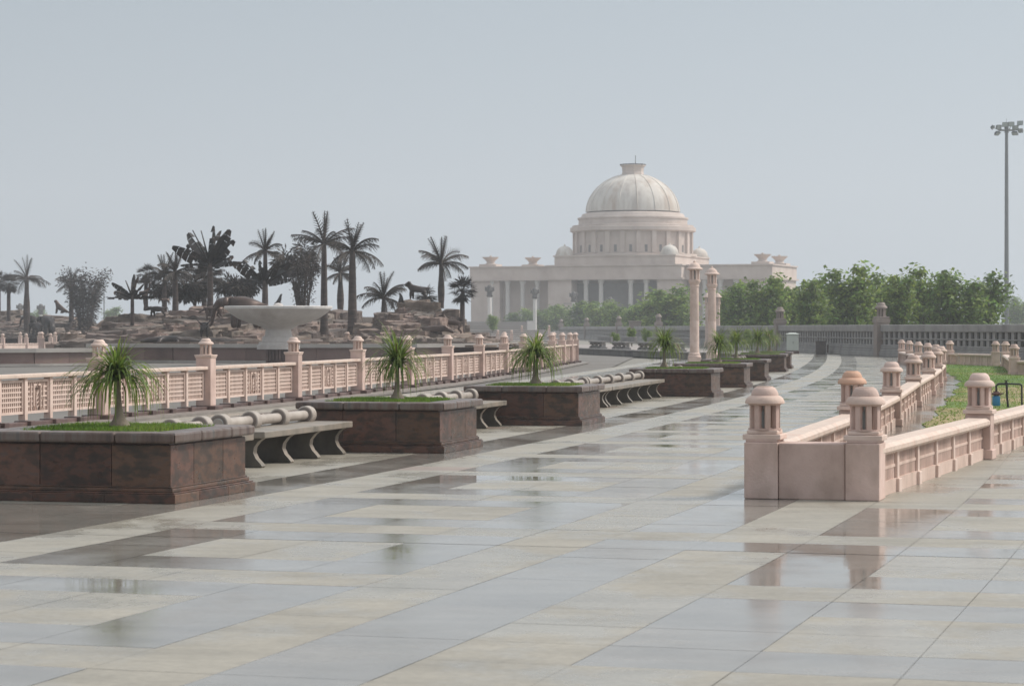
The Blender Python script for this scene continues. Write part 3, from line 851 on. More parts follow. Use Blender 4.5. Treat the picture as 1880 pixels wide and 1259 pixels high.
lantern_column('far slim lantern column seen left of the second one', 1299, 204)
lantern_column('far slim lantern column seen right of the second one', 1317.5, 204)

# ------------------------------------------------------------------ grey boundary wall with lantern piers
gw = thing('boundary_wall', 'long grey stone wall of baluster openings and lantern piers behind the promenade', 'wall')
gpts = [(2150, 104), (1900, 116), (1618, 136), (1432, 166), (1305, 205), (1209, 247), (1136, 290), (1077, 333), (1030, 392)]
GP = [Vector((X_(px, Y), Y, 0)) for px, Y in gpts]
for i, (a, b) in enumerate(zip(GP, GP[1:])):
    d = b - a; Ld = d.length; ang = math.atan2(d.y, d.x); M = Matrix.Translation(a) @ Matrix.Rotation(ang, 4, 'Z')
    top = 1.78
    w = MB()
    w.box(Ld / 2, 0, top - .20, Ld - .7, .42, .40, M=M)
    w.build('coping', M_grey, gw, bevel=.05)
    w = MB()
    w.box(Ld / 2, 0, .62, Ld - .7, .34, 0.10, M=M); w.box(Ld / 2, 0, 1.0, Ld - .7, .32, .085, M=M)
    w.box(Ld / 2, 0, .14, Ld - .7, .56, .28, M=M); w.box(Ld / 2, 0, .35, Ld - .7, .46, .14, M=M); w.box(Ld / 2, 0, .50, Ld - .7, .38, .14, M=M)
    w.build('base_courses', M_grey, gw, bevel=.03)
    w = MB(); w.box(Ld / 2, -.15, 1.0, Ld - .7, .03, .78, M=M); w.build('recess', M_greyd, gw)  # near-black backing paints in the shade behind the balusters
    w = MB(); nb = int(Ld / .78)
    for k in range(nb):
        x = .4 + (Ld - .8) * (k + .5) / nb
        w.box(x, .08, .815, .36, .10, .29, M=M); w.box(x, .08, 1.21, .36, .10, .335, M=M)
    tag(w.build('balusters', M_grey, gw), kind='stuff')
ME_cageC = lantern_cage(.25, 2.24, .46, 8, .085).mesh('lantern_cage', M_greyp)
ME_capC = lantern_cap(.34, 2.70, .34).mesh('lantern_cap', M_greyp, True)
for i, p in enumerate(GP):
    q = GP[min(i + 1, len(GP) - 1)] - GP[max(0, i - 1)]
    mb = MB(); mb.box(0, 0, .95, .72, .72, 1.9); mb.box(0, 0, 2.0, .82, .82, .22); mb.box(0, 0, 2.18, .74, .74, .12)
    pr = mb.build('pier', M_greyp, gw, bevel=.02, loc=p, rz=math.atan2(q.y, q.x))
    put('lantern_cage', ME_cageC, pr); put('lantern_cap', ME_capC, pr)
mb = MB(); P_ = GP[5].lerp(GP[6], .55); mb.box(0, 0, 1.15, 1.3, 1.0, 2.3); mb.box(0, 0, 2.33, 1.5, 1.2, .12)
mb.build('plain_pier', M_greyp, gw, bevel=.03, loc=P_)

# ------------------------------------------------------------------ trees
def tree_mesh(seed, H, W, n, leaf, trunk_h):
    rnd = random.Random(seed)
    tr = MB(); lf = MB()
    stems = rnd.randint(3, 5); tips = []
    for k in range(stems):
        az = 2 * PI * k / stems + rnd.uniform(-.4, .4); top = H * rnd.uniform(.72, 1.0); out = W * rnd.uniform(.10, .34)
        pts, rad = [], []
        for j in range(7):
            f = j / 6
            pts.append(Vector((math.cos(az) * out * f ** .8 + rnd.gauss(0, .05), math.sin(az) * out * f ** .8 + rnd.gauss(0, .05), top * f))); rad.append(max(.012, .075 * H / 5 * (1 - f) + .012))
        tr.tube(pts, rad, 6)
        for j in range(2, 7):
            for _ in range(2 if j < 6 else 1):
                a2 = rnd.uniform(0, 2 * PI); ln = W * rnd.uniform(.12, .30) * (1.15 - .6 * j / 6)
                q = pts[j] + Vector((math.cos(a2) * ln, math.sin(a2) * ln, ln * rnd.uniform(.1, .9)))
                tr.tube([pts[j], pts[j].lerp(q, .5) + Vector((0, 0, .05)), q], [rad[j] * .6 + .006, rad[j] * .4 + .005, .006], 5)
                tips += [(q, rnd.uniform(.16, .30) * W), (pts[j].lerp(q, .55), rnd.uniform(.12, .22) * W)]
        tips.append((pts[-1] + Vector((0, 0, .05 * H)), .12 * W)); tips.append((pts[-2], .2 * W))
    while len(lf.f) < n:
        c, r = rnd.choice(tips)
        v = Vector((rnd.gauss(0, 1), rnd.gauss(0, 1), rnd.gauss(0, 1))); v.normalize()
        p = c + v * r * rnd.random() ** .5
        if p.z < trunk_h * rnd.uniform(.7, 1.2): continue
        s = leaf * rnd.uniform(.6, 1.25)
        nrm = (v * .8 + Vector((rnd.gauss(0, .6), rnd.gauss(0, .6), rnd.gauss(0, .6) + .4))).normalized()
        a = nrm.cross(Vector((rnd.gauss(0, 1), rnd.gauss(0, 1), rnd.gauss(0, 1)))).normalized(); b = nrm.cross(a)
        tip = p + b * s * 1.1 + Vector((0, 0, -.25 * s))
        lf.quad(p - b * s * .5, p + a * s * .42, tip, p - a * s * .42)
    return tr, lf
TREES = []
for sd, W in ((3, 3.4), (8, 3.0), (14, 3.8), (21, 3.2)):
    tr, lf = tree_mesh(sd, 5.0, W, 3600, .18, .5)
    TREES.append((tr.mesh('trunk', M_bark), lf.mesh('crown', M_leaf), lf.mesh('crown', M_leafd)))
tree_list = [  # px, py of top, Y, variant, dark, label
    (1800, 502, 163, 2, 1, 'broad leafy tree at the open end of the row nearest the mast'),
    (1752, 490, 158, 0, 1, 'tallest leafy tree in the row, second from the mast'),
    (1700, 497, 166, 1, 0, 'rounded green tree between the mast pair and the tall pier'),
    (1650, 512, 160, 3, 0, 'yellowish tree right above the tall wall pier'),
    (1610, 505, 172, 2, 1, 'green tree directly behind the tall wall pier'),
    (1566, 492, 166, 1, 0, 'tree with one high pointed shoot left of the tall pier'),
    (1528, 505, 178, 0, 1, 'dark green tree with thin top between two piers'),
    (1490, 520, 172, 3, 0, 'lower bushy tree beside the dark green one'),
    (1452, 513, 190, 2, 0, 'pale green tree above the second wall pier'),
    (1410, 512, 186, 1, 0, 'tree hiding the right end of the mausoleum'),
    (1368, 516, 196, 0, 1, 'tree right of the lantern columns'),
    (1335, 520, 212, 2, 0, 'tree close behind the right-hand lantern column'),
    (1240, 530, 268, 1, 0, 'tree before the mausoleum portico, left of the lantern columns'),
    (1208, 543, 282, 3, 0, 'low tree in front of the portico right piers'),
    (1175, 550, 305, 0, 1, 'green shrubby tree before the portico steps'),
    (1140, 556, 325, 2, 0, 'shrubby tree in front of the portico columns'),
    (1105, 556, 350, 1, 0, 'shrubby tree left of the portico columns'),
    (1070, 556, 375, 3, 1, 'shrubby tree before the left portico pier'),
    (1035, 556, 410, 0, 0, 'shrubby tree at the corner of the portico'),
    (1002, 562, 420, 2, 1, 'low shrubby tree before the left wing'),
    (972, 568, 424, 1, 0, 'low tree second from the open end before the left wing'),
    (943, 576, 424, 3, 1, 'smallest tree ending the row before the left wing'),
    (1865, 545, 420, 2, 1, 'hazy distant tree past the foot of the mast'),
    (1225, 560, 290, 2, 1, 'dark low tree between the portico trees'),
    (72, 568, 470, 2, 1, 'hazy distant tree beyond the bronze palm trunk'),
    (205, 566, 470, 1, 1, 'hazy distant tree between bamboo and rock mound'),
]
for px, py, Y, v, dk, lab in tree_list:
    h = Z_(py, Y) * .955; sc = h / 5.0
    t = thing('leafy_tree', lab, 'tree', (X_(px, Y), Y, 0), random.uniform(0, 6.28), 'trees beyond the grey wall')
    wsc = sc * (1.32 if px > 1300 else 1.9)
    t.scale = (wsc, wsc, sc)
    put('trunk', TREES[v][0], t); put('crown', TREES[v][2 if dk else 1], t)

# ------------------------------------------------------------------ cabinet, bin, pump, mast
Y = 150.0
c = thing('utility_cabinet', 'pale painted utility cabinet standing before the grey wall', 'cabinet', (X_(1455, Y), Y, 0), R(-8))
mb = MB(); mb.box(0, 0, .11, .98, .62, .22); mb.build('plinth', M_darkst, c, bevel=.01)
mb = MB(); mb.box(0, 0, .80, .86, .52, 1.16); mb.build('body', M_cab, c, bevel=.015)
mb = MB(); mb.prism([(-.5, -.34), (.5, -.34), (.5, .34), (-.5, .34)], 1.38, 1.43); mb.prism([(-.5, -.34), (.5, -.34), (.5, .34), (-.5, .34)], 1.43, 1.52, top=[(-.2, -.1), (.2, -.1), (.2, .1), (-.2, .1)])
mb.build('lid', M_cab, c)
mb = MB(); mb.box(-.205, -.268, .80, .38, .02, 1.06); mb.box(.205, -.268, .80, .38, .02, 1.06); mb.build('door', M_cab, c, bevel=.004)
mb = MB(); mb.box(.05, -.285, .82, .025, .02, .16); mb.build('handle', M_black, c)
c.scale = (.84, .84, .86)
Y = 148.0
c = thing('litter_bin', 'square dark stone litter bin near the grey wall', 'bin', (X_(1507, Y), Y, 0), R(-8))
mb = MB(); mb.box(0, 0, .40, .62, .62, .72); mb.box(0, 0, .03, .54, .54, .06); mb.build('body', M_binm, c, bevel=.02)
mb = MB(); mb.box(0, 0, .785, .68, .68, .05); mb.build('rim', M_binm, c, bevel=.01)
mb = MB(); mb.box(.42, .1, .32, .10, .30, .50); mb.build('bracket', M_darkst, c)

Y = 48.5; px0 = 1829
c = thing('water_pump', 'blue-bodied garden water valve with black bent pipe on the lawn', 'pump', (X_(1829, Y), Y, 0.012), 0)
u = Y / F
mb = MB(); mb.lathe([(.075, 0.03), (.082, .05), (.082, .20), (.07, .225), (.04, .235)], 16); mb.build('filter_bowl', M_blue, c, True)
mb = MB(); mb.lathe([(.05, .235), (.10, .25), (.10, .275), (.06, .30), (.045, .32)], 14)
for k in range(5): mb.tube([(0, 0, .265), (.15 * math.cos(k * 1.257), .15 * math.sin(k * 1.257), .275)], [.02, .014], 6)
mb.build('valve_wheel', M_rust, c)
mb = MB(); mb.tube([(0, 0, .30), (0, 0, .43), (.04, 0, .465), (.20, 0, .47)], .022, 8); mb.tube([(.20, 0, .472), (.47, .02, .462), (.505, .02, .45), (.515, .02, .42), (.52, .02, .0)], .018, 8)
mb.tube([(.21, 0, .49), (.215, 0, .22), (.235, -.02, .0)], .022, 8); mb.lathe([(.034, .44), (.034, .50)], 10, .2, 0)
mb.build('pipe', M_black, c, True)
mb = MB(); mb.lathe([(.016, .50), (.016, .53)], 8, .2, 0); mb.box(.2, 0, .535, .09, .02, .015); mb.build('tap', M_black, c)

Y = 330.0
c = thing('floodlight_mast', 'tall galvanised mast with a ring of floodlights rising past the trees', 'mast', (X_(1848, Y), Y, 0))
zt = Z_(232, Y)
mb = MB(); mb.lathe([(.34, 0), (.31, 8), (.27, 16), (.24, 24), (.20, zt)], 16); mb.build('pole', M_galv, c, True)
mb = MB(); mb.lathe([(.035, zt), (.02, zt + 1.1)], 6); mb.build('lightning_rod', M_galv, c)
mb = MB()
mb.tube([(1.15 * math.cos(a * PI / 8), .9 * math.sin(a * PI / 8), zt - .55) for a in range(17)], .06, 6)
for a in range(4): mb.tube([(0, 0, zt - .55), (1.15 * math.cos(a * PI / 2 + .4), .9 * math.sin(a * PI / 2 + .4), zt - .55)], .06, 6)
mb.lathe([(.3, zt - .9), (.3, zt - .1)], 10)
mb.build('headframe', M_galv, c)
for dx, dz, dy, tilt, rz in ((-1.85, .1, -.3, 35, 70), (-1.15, .15, -.7, 12, 30), (-1.3, -.75, -.5, 50, 40), (-.35, .5, -.8, 8, 5), (.45, .55, -.9, 5, -5), (1.05, .1, -.7, 25, -20), (1.0, -.75, -.6, 55, -30), (1.75, .75, -.3, -8, -40), (1.75, -.3, -.3, 25, -60)):
    M = Matrix.Translation((dx, dy, zt - .35 + dz)) @ Matrix.Rotation(R(rz), 4, 'Z') @ Matrix.Rotation(R(tilt), 4, 'X')
    mb = MB(); mb.prism([(-.42, -.32), (.42, -.32), (.42, .32), (-.42, .32)], 0, .36, top=[(-.28, -.2), (.28, -.2), (.28, .2), (-.28, .2)], M=M @ Matrix.Rotation(PI / 2, 4, 'X') @ Matrix.Rotation(PI, 4, 'Y'))
    fl = mb.build('floodlight', M_flood, c)
    mb = MB(); mb.box(0, -.012, 0, .72, .03, .54, M=M); mb.build('lens', M_lens, fl)
    mb = MB(); mb.tube([M @ Vector((0, .2, 0)), Vector((dx * .6, dy * .6, zt - .55))], .045, 6); mb.build('bracket', M_flood, fl)

# ------------------------------------------------------------------ the domed mausoleum
BY = 450.0
bc = at(1162, 602, BY); AL = R(-20)
bd = thing('domed_mausoleum', 'huge pale pink domed mausoleum with ribbed drum and pillared portico, hazy in the distance', 'mausoleum', (bc.x, bc.y, 0), AL)
Hc0, Hc1 = 10.6, 13.1
fr = -12.1; wf = -9.6; hw = 29.4; rb = 9.6; pw = 13.0
mb = MB()
mb.box(0, (wf + rb) / 2 + .9, Hc0 / 2, 2 * hw - 3.0, rb - wf - 3.0, Hc0)      # main wall set behind columns
for sx in (-1, 1):
    mb.box(sx * (hw - 3.0), (wf + rb) / 2 + .1, Hc0 / 2, 5.8, rb - wf - .4, Hc0 - .02)     # wing end piers
    mb.box(sx * (pw - 2.4), fr + 2.2, Hc0 / 2, 4.6, 4.0, Hc0 - .02)                        # portico piers
mb.build('wall', M_build, bd)
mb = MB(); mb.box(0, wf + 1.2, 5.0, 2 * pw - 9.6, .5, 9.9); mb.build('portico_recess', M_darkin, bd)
mb = MB(); mb.box(2.2, wf + .9, 2.5, 4.5, .2, 5.0); mb.build('door', M_glassb, bd)
mb = MB()
mb.box(0, (wf + rb) / 2, (Hc0 + Hc1) / 2, 2 * hw, rb - wf, Hc1 - Hc0)
mb.box(0, (fr + wf) / 2 + .02, (Hc0 + Hc1) / 2 + .03, 2 * pw, wf - fr + .04, Hc1 - Hc0 + .06)
mb.box(0, (wf + rb) / 2, Hc0 + .12, 2 * hw + .7, rb - wf + .7, .30); mb.box(0, (fr + wf) / 2, Hc0 + .14, 2 * pw + .7, wf - fr + .7, .30)
mb.box(0, (wf + rb) / 2, Hc1 + .1, 2 * hw + .5, rb - wf + .5, .24); mb.box(0, (fr + wf) / 2, Hc1 + .16, 2 * pw + .5, wf - fr + .5, .24)
mb.build('cornice', M_build, bd)
for xs, yy in (((-5.7, -2.75, 3.0, 6.0), fr + 1.0),):
    for x in xs:
        mb = MB(); mb.lathe([(.62, 0), (.62, .5), (.46, .6), (.42, 9.9), (.6, 10.2), (.6, 10.58)], 16, x, yy); mb.build('column', M_col, bd, True)
for x in (-25.0, -22.0, -19.0, -16.0, 16.5, 19.5, 22.5):
    mb = MB(); mb.lathe([(.6, 0), (.6, .5), (.45, .6), (.42, 9.9), (.58, 10.2), (.58, 10.58)], 16, x, wf + .7); mb.build('column', M_col, bd, True)
mb = MB(); mb.box(-9.0, fr + .19, 6.2, 1.6, .1, .14); mb.box(10.4, fr + .19, 6.2, 1.6, .1, .14); mb.box(0, (fr + wf) / 2 - 1, 1.0, 2 * pw + 2, 6, 2.0); mb.box(0, (wf + rb) / 2, .9, 2 * hw + 3, rb - wf + 3, 1.8)
mb.build('plinth', M_step, bd)
mb = MB(); mb.box(0, 0, (Hc1 + 15.0) / 2, 23.4, 23.4, 15.0 - Hc1); mb.box(0, 0, 15.05, 23.8, 23.8, .25)
mb.build('podium', M_build, bd)
mb = MB()
mb.lathe([(12.1, 15.1), (12.1, 15.55), (11.0, 15.6), (11.0, 19.7)], 64); mb.build('drum', M_build, bd, False)
for k in range(24):
    a = 2 * PI * (k + .5) / 24
    mb = MB(); mb.box(11.12 * math.cos(a), 11.12 * math.sin(a), 17.7, .62, .85, 4.0, a); mb.build('drum_pilaster', M_build, bd)
    a = 2 * PI * k / 24
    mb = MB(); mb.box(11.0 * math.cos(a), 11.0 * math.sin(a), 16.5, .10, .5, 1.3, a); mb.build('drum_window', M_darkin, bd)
mb = MB(); mb.lathe([(11.3, 19.65), (11.9, 19.9), (11.9, 20.6), (11.5, 20.7), (11.5, 21.0), (10.3, 21.15), (10.3, 22.1), (10.5, 22.2), (10.5, 22.5), (9.9, 22.6), (9.6, 23.2), (9.0, 23.4)], 64)
mb.build('drum_cornice', M_build, bd)
prof = [(8.9 * math.cos(a), 23.35 + 7.6 * math.sin(a)) for a in [R(2 + 73 * i / 20) for i in range(21)]]
mb = MB(); mb.lathe(prof, 64); mb.build('dome', M_dome, bd, True)
for k in range(16):
    a = 2 * PI * k / 16
    mb = MB(); mb.tube([(r * 1.005 * math.cos(a), r * 1.005 * math.sin(a), z) for r, z in prof], .07, 5); mb.build('dome_rib', M_dome, bd)
mb = MB(); mb.lathe([(2.6, 30.4), (2.15, 30.7), (2.0, 31.3), (2.1, 32.2), (2.45, 32.4), (2.45, 32.6)], 8, rot=PI / 8); mb.build('cupola', M_build, bd)
mb = MB(); mb.lathe([(2.5, 32.6), (2.5, 32.75)], 8, rot=PI / 8); mb.tube([(.5, 0, 32.7), (.5, 0, 34.4)], .06, 6); mb.build('cupola_cap', M_greyd, bd)
for sx in (-1, 1):
    for sy in (-1, 1):
        mb = MB(); mb.lathe([(1.75, 15.1), (1.75, 15.5)] + [(1.6 * math.cos(a), 15.5 + 1.5 * math.sin(a)) for a in [R(10 * i) for i in range(9)]] + [(.2, 17.0), (.1, 17.35)], 24, sx * 10.2, sy * 10.2)
        mb.build('small_dome', M_dome, bd, True)
for x, y in ((-hw + 3, wf + 3.2), (-hw + 9.5, wf + 9), (hw - 2.6, wf + 3.2), (hw - 2.6, rb - 3)):
    mb = MB(); mb.box(x, y, Hc1 + .45, 3.4, 3.4, .5)
    mb.lathe([(1.2, Hc1 + .7), (.8, Hc1 + .9), (.75, Hc1 + 1.15), (.95, Hc1 + 1.45), (1.55, Hc1 + 1.95), (1.6, Hc1 + 2.08), (.25, Hc1 + 2.12), (.2, Hc1 + 2.35)], 20, x, y)
    mb.build('roof_urn', M_build, bd)
# terraces before the mausoleum
bd.scale = (.982, .982, .978)
tr = thing('terrace_steps', 'long grey terrace steps below the left wing of the mausoleum', 'steps', (0, 0, 0))
mb = MB()
for k, (z, y, x0, x1) in enumerate(((1.35, 300, 800, 1010), (2.0, 330, 800, 960), (2.6, 380, 830, 985))):
    xa, xb = X_(x0, y), X_(x1, y)
    mb.box((xa + xb) / 2, y + 10, z / 2, xb - xa, 20, z)
for k in range(6):
    y = 240 + k * 9; xa, xb = X_(885, y), X_(1060, y)
    mb.box((xa + xb) / 2, y + 4.6 + (k % 2) * .003, (.12 + k * .2) / 2, xb - xa - k * .5, 9, .12 + k * .2)
mb.build('step_courses', M_step, tr, bevel=.02)
for i, (px, y, lab) in enumerate(((1008, 262, 'small lantern pillar at the top of the terrace steps'), (914, 235, 'pink lantern pillar at the left foot of the terrace steps'), (939, 235, 'pink lantern pillar beside the bushy palm crown on the terrace'), (958, 300, 'lantern pillar on the upper terrace next to the white box'))):
    o = thing('lantern_pillar', lab, 'pillar', (X_(px, y), y, .5 if y > 250 else 0), 0)
    o.scale = (1.0, 1.0, 1.0)
    post_B(o, (0, 0, 0), 0)
c = thing('utility_cabinet', 'small white cabinet on the far terrace before the left wing', 'cabinet', (X_(975, 325), 325, 1.3))
mb = MB(); mb.box(0, 0, .6, 1.05, .6, 1.2); mb.build('body', M_col, c, bevel=.02)
mb = MB(); mb.box(0, 0, 1.23, 1.15, .7, .06); mb.build('lid', M_col, c)
# white pillars with elephant capitals
def pillar(label, px, ytop, Y, z0=0.0):
    h = Z_(ytop, Y) - z0
    p = thing('white_pillar', label, 'pillar', (X_(px, Y), Y, z0), 0, 'white pillars with dark animal capitals')
    mb = MB(); mb.box(0, 0, .3, 1.1, 1.1, .6); mb.lathe([(.5, .6), (.5, .8), (.31, .9), (.27, h - 1.75)], 14); mb.build('shaft', M_col, p, True)
    mb = MB(); mb.lathe([(.36, h - 1.75), (.5, h - 1.55), (.34, h - 1.4)], 12); mb.box(0, 0, h - 1.3, .8, .8, .2)
    for k in range(4):
        a = k * PI / 2; mb.tube([(0, 0, h - 1.1), (.3 * math.cos(a), .3 * math.sin(a), h - .65), (.55 * math.cos(a), .55 * math.sin(a), h - .4), (.62 * math.cos(a), .62 * math.sin(a), h - .9)], [.3, .32, .24, .08], 8)
    mb.lathe([(.36, h - .6), (.40, h - .3), (.22, h)], 10); mb.build('capital', M_capst, p)
pillar('white pillar with dark capital beside the fan palm, first of the line', 899, 523, 350)
pillar('white pillar before the left wing columns', 982, 528, 380)
pillar('white pillar with capital before the portico left columns', 1053, 535, 400)
pillar('white pillar before the dark portico door', 1120, 545, 400)
pillar('distant white pillar left of the swollen bronze palm trunk', 37, 557, 420)
pillar('distant white pillar above the bronze elephants', 75, 558, 400)

# ------------------------------------------------------------------ kerb terrace and far benches in the middle distance
kt = thing('terrace_kerb', 'low ribbed grey kerb wall crossing beyond the end of the pierced fence', 'kerb wall')
kp = [Vector((X_(1020, 158), 158, 0)), Vector((X_(1060, 150), 150, 0)), Vector((X_(1140, 139), 139, 0)), Vector((X_(1217, 129), 129, 0)), Vector((X_(1290, 122), 122, 0)), Vector((X_(1345, 119), 119, 0))]
mb = MB(); mb.sweep([(-.25, 0), (.12, 0), (.12, .30), (-.25, .30)], kp)
for a, b in zip(kp, kp[1:]):
    d = b - a; nb = int(d.length / .3)
    for k in range(nb):
        q = a + d * (k + .5) / nb; mb.box(q.x + .13 * d.normalized().y, q.y - .13 * d.normalized().x, .15, .10, .06, .28, math.atan2(d.y, d.x))
mb.build('ribbed_face', M_grey, kt)
mb = MB(); mb.sweep([(-.3, .30), (.2, .30), (.2, .37), (-.3, .37)], kp); mb.build('coping', M_grey, kt)
mb = MB()
for a, b in zip(kp, kp[1:]):
    d = (b - a).normalized(); nn = Vector((-d.y, d.x, 0)); nn = nn if nn.y > 0 else -nn
    nn = Vector((.0, 1, 0)); mb.quad(a + Vector((0, 0, .33)), b + Vector((0, 0, .33)), b + nn * (60 if b.x > 7 else 42) + Vector((0, 0, .33)), a + nn * 42 + Vector((0, 0, .33)))
tag(mb.build('terrace_floor', M_step), kind='structure')
lab = ['carved grey bench on the terrace right after the fence end', 'carved grey bench second along the terrace', 'carved grey bench third along the terrace', 'carved grey bench on the terrace left of the lantern columns']
for i, u in enumerate((.09, .30, .52, .73)):
    k = u * 4; j = int(k); q = kp[1].lerp(kp[4], u) + Vector((.9, 2.2, .33))
    d = kp[4] - kp[1]
    b = thing('bench', lab[i], 'bench', q, math.atan2(d.y, d.x), 'carved benches on the far terrace')
    mb = MB(); mb.box(0, 0, .42, 3.4, .7, .09); mb.box(0, .33, .60, 3.4, .16, .28); mb.build('seat', M_grey, b, bevel=.02)
    for x in (-1.5, -.55, .55, 1.5):
        mb = MB(); n0 = leg_profile(); M = Matrix.Translation((x, -.33, 0)) @ Matrix.Rotation(PI / 2, 4, 'Z')
        mb.prism([(-.2, -.12), (.2, -.12), (.2, .12), (-.2, .12)], 0, .1, M=M @ Matrix.Translation((.2, 0, 0)))
        mb.tube([M @ Vector((.1, 0, .05)), M @ Vector((.25, 0, .15)), M @ Vector((.25, 0, .27)), M @ Vector((.08, 0, .38))], [.13, .10, .10, .14], 8)
        mb.build('leg', M_grey, b)
# young plants and shrubs in the far bed
for i, (px, Y, h, lab) in enumerate(((1128, 160, 1.0, 'small green shrub behind the terrace benches'), (1160, 165, 1.2, 'young shrub before the plain wall pier'), (1190, 170, 1.2, 'young yellowish shrub left of the nearest lantern column'), (1372, 150, 1.1, 'green shrub between far planters and wall'), (905, 300, 2.3, 'small clipped round tree beside the first white pillar'))):
    s = thing('shrub', lab, 'shrub', (X_(px, Y), Y, .33 if Y < 300 else 1.0), i * 1.3)
    s.scale = (h * .24, h * .24, h * .2)
    put('trunk', TREES[i % 4][0], s); put('crown', TREES[i % 4][1], s)

# ------------------------------------------------------------------ fountain basin
bw = thing('basin_wall', 'long red granite basin wall with grey coping in front of the rock islet', 'wall')
def wall_run(parent, path, h, zc):
    mb = MB(); path = [Vector(p) for p in path]
    for a, b in zip(path, path[1:]):
        d = b - a; L = d.length; n = max(1, int(L / 1.5)); ang = math.atan2(d.y, d.x)
        for k in range(n):
            q = a + d * (k + .5) / n; mb.box(q.x, q.y, (h - zc) / 2, L / n - .012, .30, h - zc, ang)
    mb.build('granite_facing', M_redwall, parent)
    mb = MB(); mb.sweep([(-.3, h - zc), (.32, h - zc), (.32, h), (-.3, h)], path); mb.build('coping', M_coping, parent)
    mb = MB(); mb.sweep([(-.1, 0), (.62, 0), (.62, .10), (-.1, .10)], path); mb.build('step', M_coping, parent)
wall_run(bw, [(X_(165, 114), 114, 0), (X_(320, 112), 112, 0), (X_(520, 111), 111, 0), (X_(760, 112), 112, 0), (X_(905, 116), 116, 0), (X_(960, 125), 125, 0)], .86, .17)
bw2 = thing('basin_wall', 'pale-streaked red basin wall under the far lantern fence', 'wall')
wall_run(bw2, [(X_(-1400, 84), 84, 0), (X_(-420, 96), 96, 0), (X_(-60, 100), 100, 0), (X_(60, 101.5), 101.5, 0), (X_(185, 104), 104, 0), (X_(200, 113), 113, 0)], .74, .17)
mb = MB(); mb.quad((X_(188, 113), 113, .70), (X_(940, 120), 113, .70), (X_(960, 170), 170, .70), (X_(192, 170), 170, .70)); mb.quad((-80, 209, .70), (X_(200, 209), 209, .70), (X_(230, 260), 260, .70), (-90, 260, .70)); tag(mb.build('islet_ground', M_islet), kind='structure')
mb = MB(); mb.quad((-75, 102, .5), (X_(190, 104), 104, .5), (X_(190, 114), 114, .5), (-75, 113, .5)); tag(mb.build('basin_ledge', M_coping), kind='structure')
ff = thing('lantern_fence', 'distant pink lantern fence beyond the red basin wall', 'fence')
fp = [Vector((X_(px, Y), Y, 0.0)) for px, Y in ((-150, 172), (-95, 175), (-42, 178), (5, 181), (48, 184), (93, 187), (136, 190), (157, 192), (172, 193), (183, 194))]
for a, b in zip(fp, fp[1:]):
    d = b - a; mb = MB(); M = Matrix.Translation(a) @ Matrix.Rotation(math.atan2(d.y, d.x), 4, 'Z')
    mb.box(d.length / 2, 0, .40, d.length, .2, .08, M=M); mb.box(d.length / 2, 0, .18, d.length, .1, .36, M=M); mb.build('rail', M_pinkl, ff)
for p in fp:
    post_B(ff, p + Vector((0, 0, -.22)), 0)
for px in (37, 72, 101, 126, 147, 163, 178, 191):
    post_B(ff, Vector((X_(px, 205), 205, -.15)), 0)

FY = 104.0
fo = thing('fountain_bowl', 'wide shallow pale stone fountain bowl on a turned pedestal', 'fountain', (X_(511, FY), FY, 0))
zz = lambda py: Z_(py, FY)
mb = MB(); mb.lathe([(.72, 0), (.72, zz(641))], 4, rot=PI / 4 + .1); 
for k in range(-3, 4): mb.box(k * .14, -.70, zz(641) / 2, .10, .06, zz(641) - .02, .0)
mb.build('plinth', M_darkst, fo)
mb = MB()
mb.lathe([(.92, zz(641)), (.92, zz(634)), (.86, zz(633)), (.84, zz(628)), (.70, zz(627)), (.68, zz(618)), (.60, zz(617)), (.55, zz(606)), (.60, zz(602))], 28)
mb.build('pedestal', M_bowl, fo)
mb = MB()
mb.lathe([(.60, zz(604)), (.72, zz(600)), (.90, zz(597)), (1.25, zz(592.5)), (1.66, zz(585.5)), (1.98, zz(576.5)), (2.16, zz(569.5)), (2.22, zz(567)), (2.24, zz(563.5)), (2.10, zz(564.5)), (1.0, zz(575)), (.3, zz(577))], 72, lobes=16, lob=.03)
mb.build('bowl', M_bowl, fo, True)
mb = MB(); mb.lathe([(2.20, zz(567.5)), (2.25, zz(567)), (2.27, zz(563)), (2.24, zz(562)), (2.12, zz(562.4))], 72, lobes=16, lob=.03, cap=False); mb.build('rim', M_col, fo)  # paler stone on the lip stands in for light caught by the rim
mb = MB(); mb.lathe([(.22, zz(580)), (.22, zz(562)), (.20, zz(559)), (.10, zz(556.5)), (.02, zz(556))], 16); mb.build('spout_dome', M_bowl, fo, True)
FY2 = 165.0
fo2 = thing('fountain_bowl', 'small far fountain bowl between the two tall palms and the rocks', 'fountain', (X_(672, FY2), FY2, 0))
z2 = lambda py: Z_(py, FY2)
mb = MB(); mb.lathe([(.8, 0), (.7, z2(600)), (.5, z2(595))], 20); mb.build('pedestal', M_bowl, fo2)
mb = MB(); mb.lathe([(.5, z2(596)), (.9, z2(591)), (1.25, z2(584)), (1.3, z2(582)), (.2, z2(584))], 30); mb.build('bowl', M_bowl, fo2, True)
c = thing('marker_box', 'small yellow box lying at the foot of the rocks by the second tall palm', 'box', (X_(678, 140), 140, .7), .3)
mb = MB(); mb.box(0, 0, .16, .42, .3, .32); mb.box(0, 0, .34, .46, .34, .05); mb.build('shell', M_yel, c, bevel=.03)

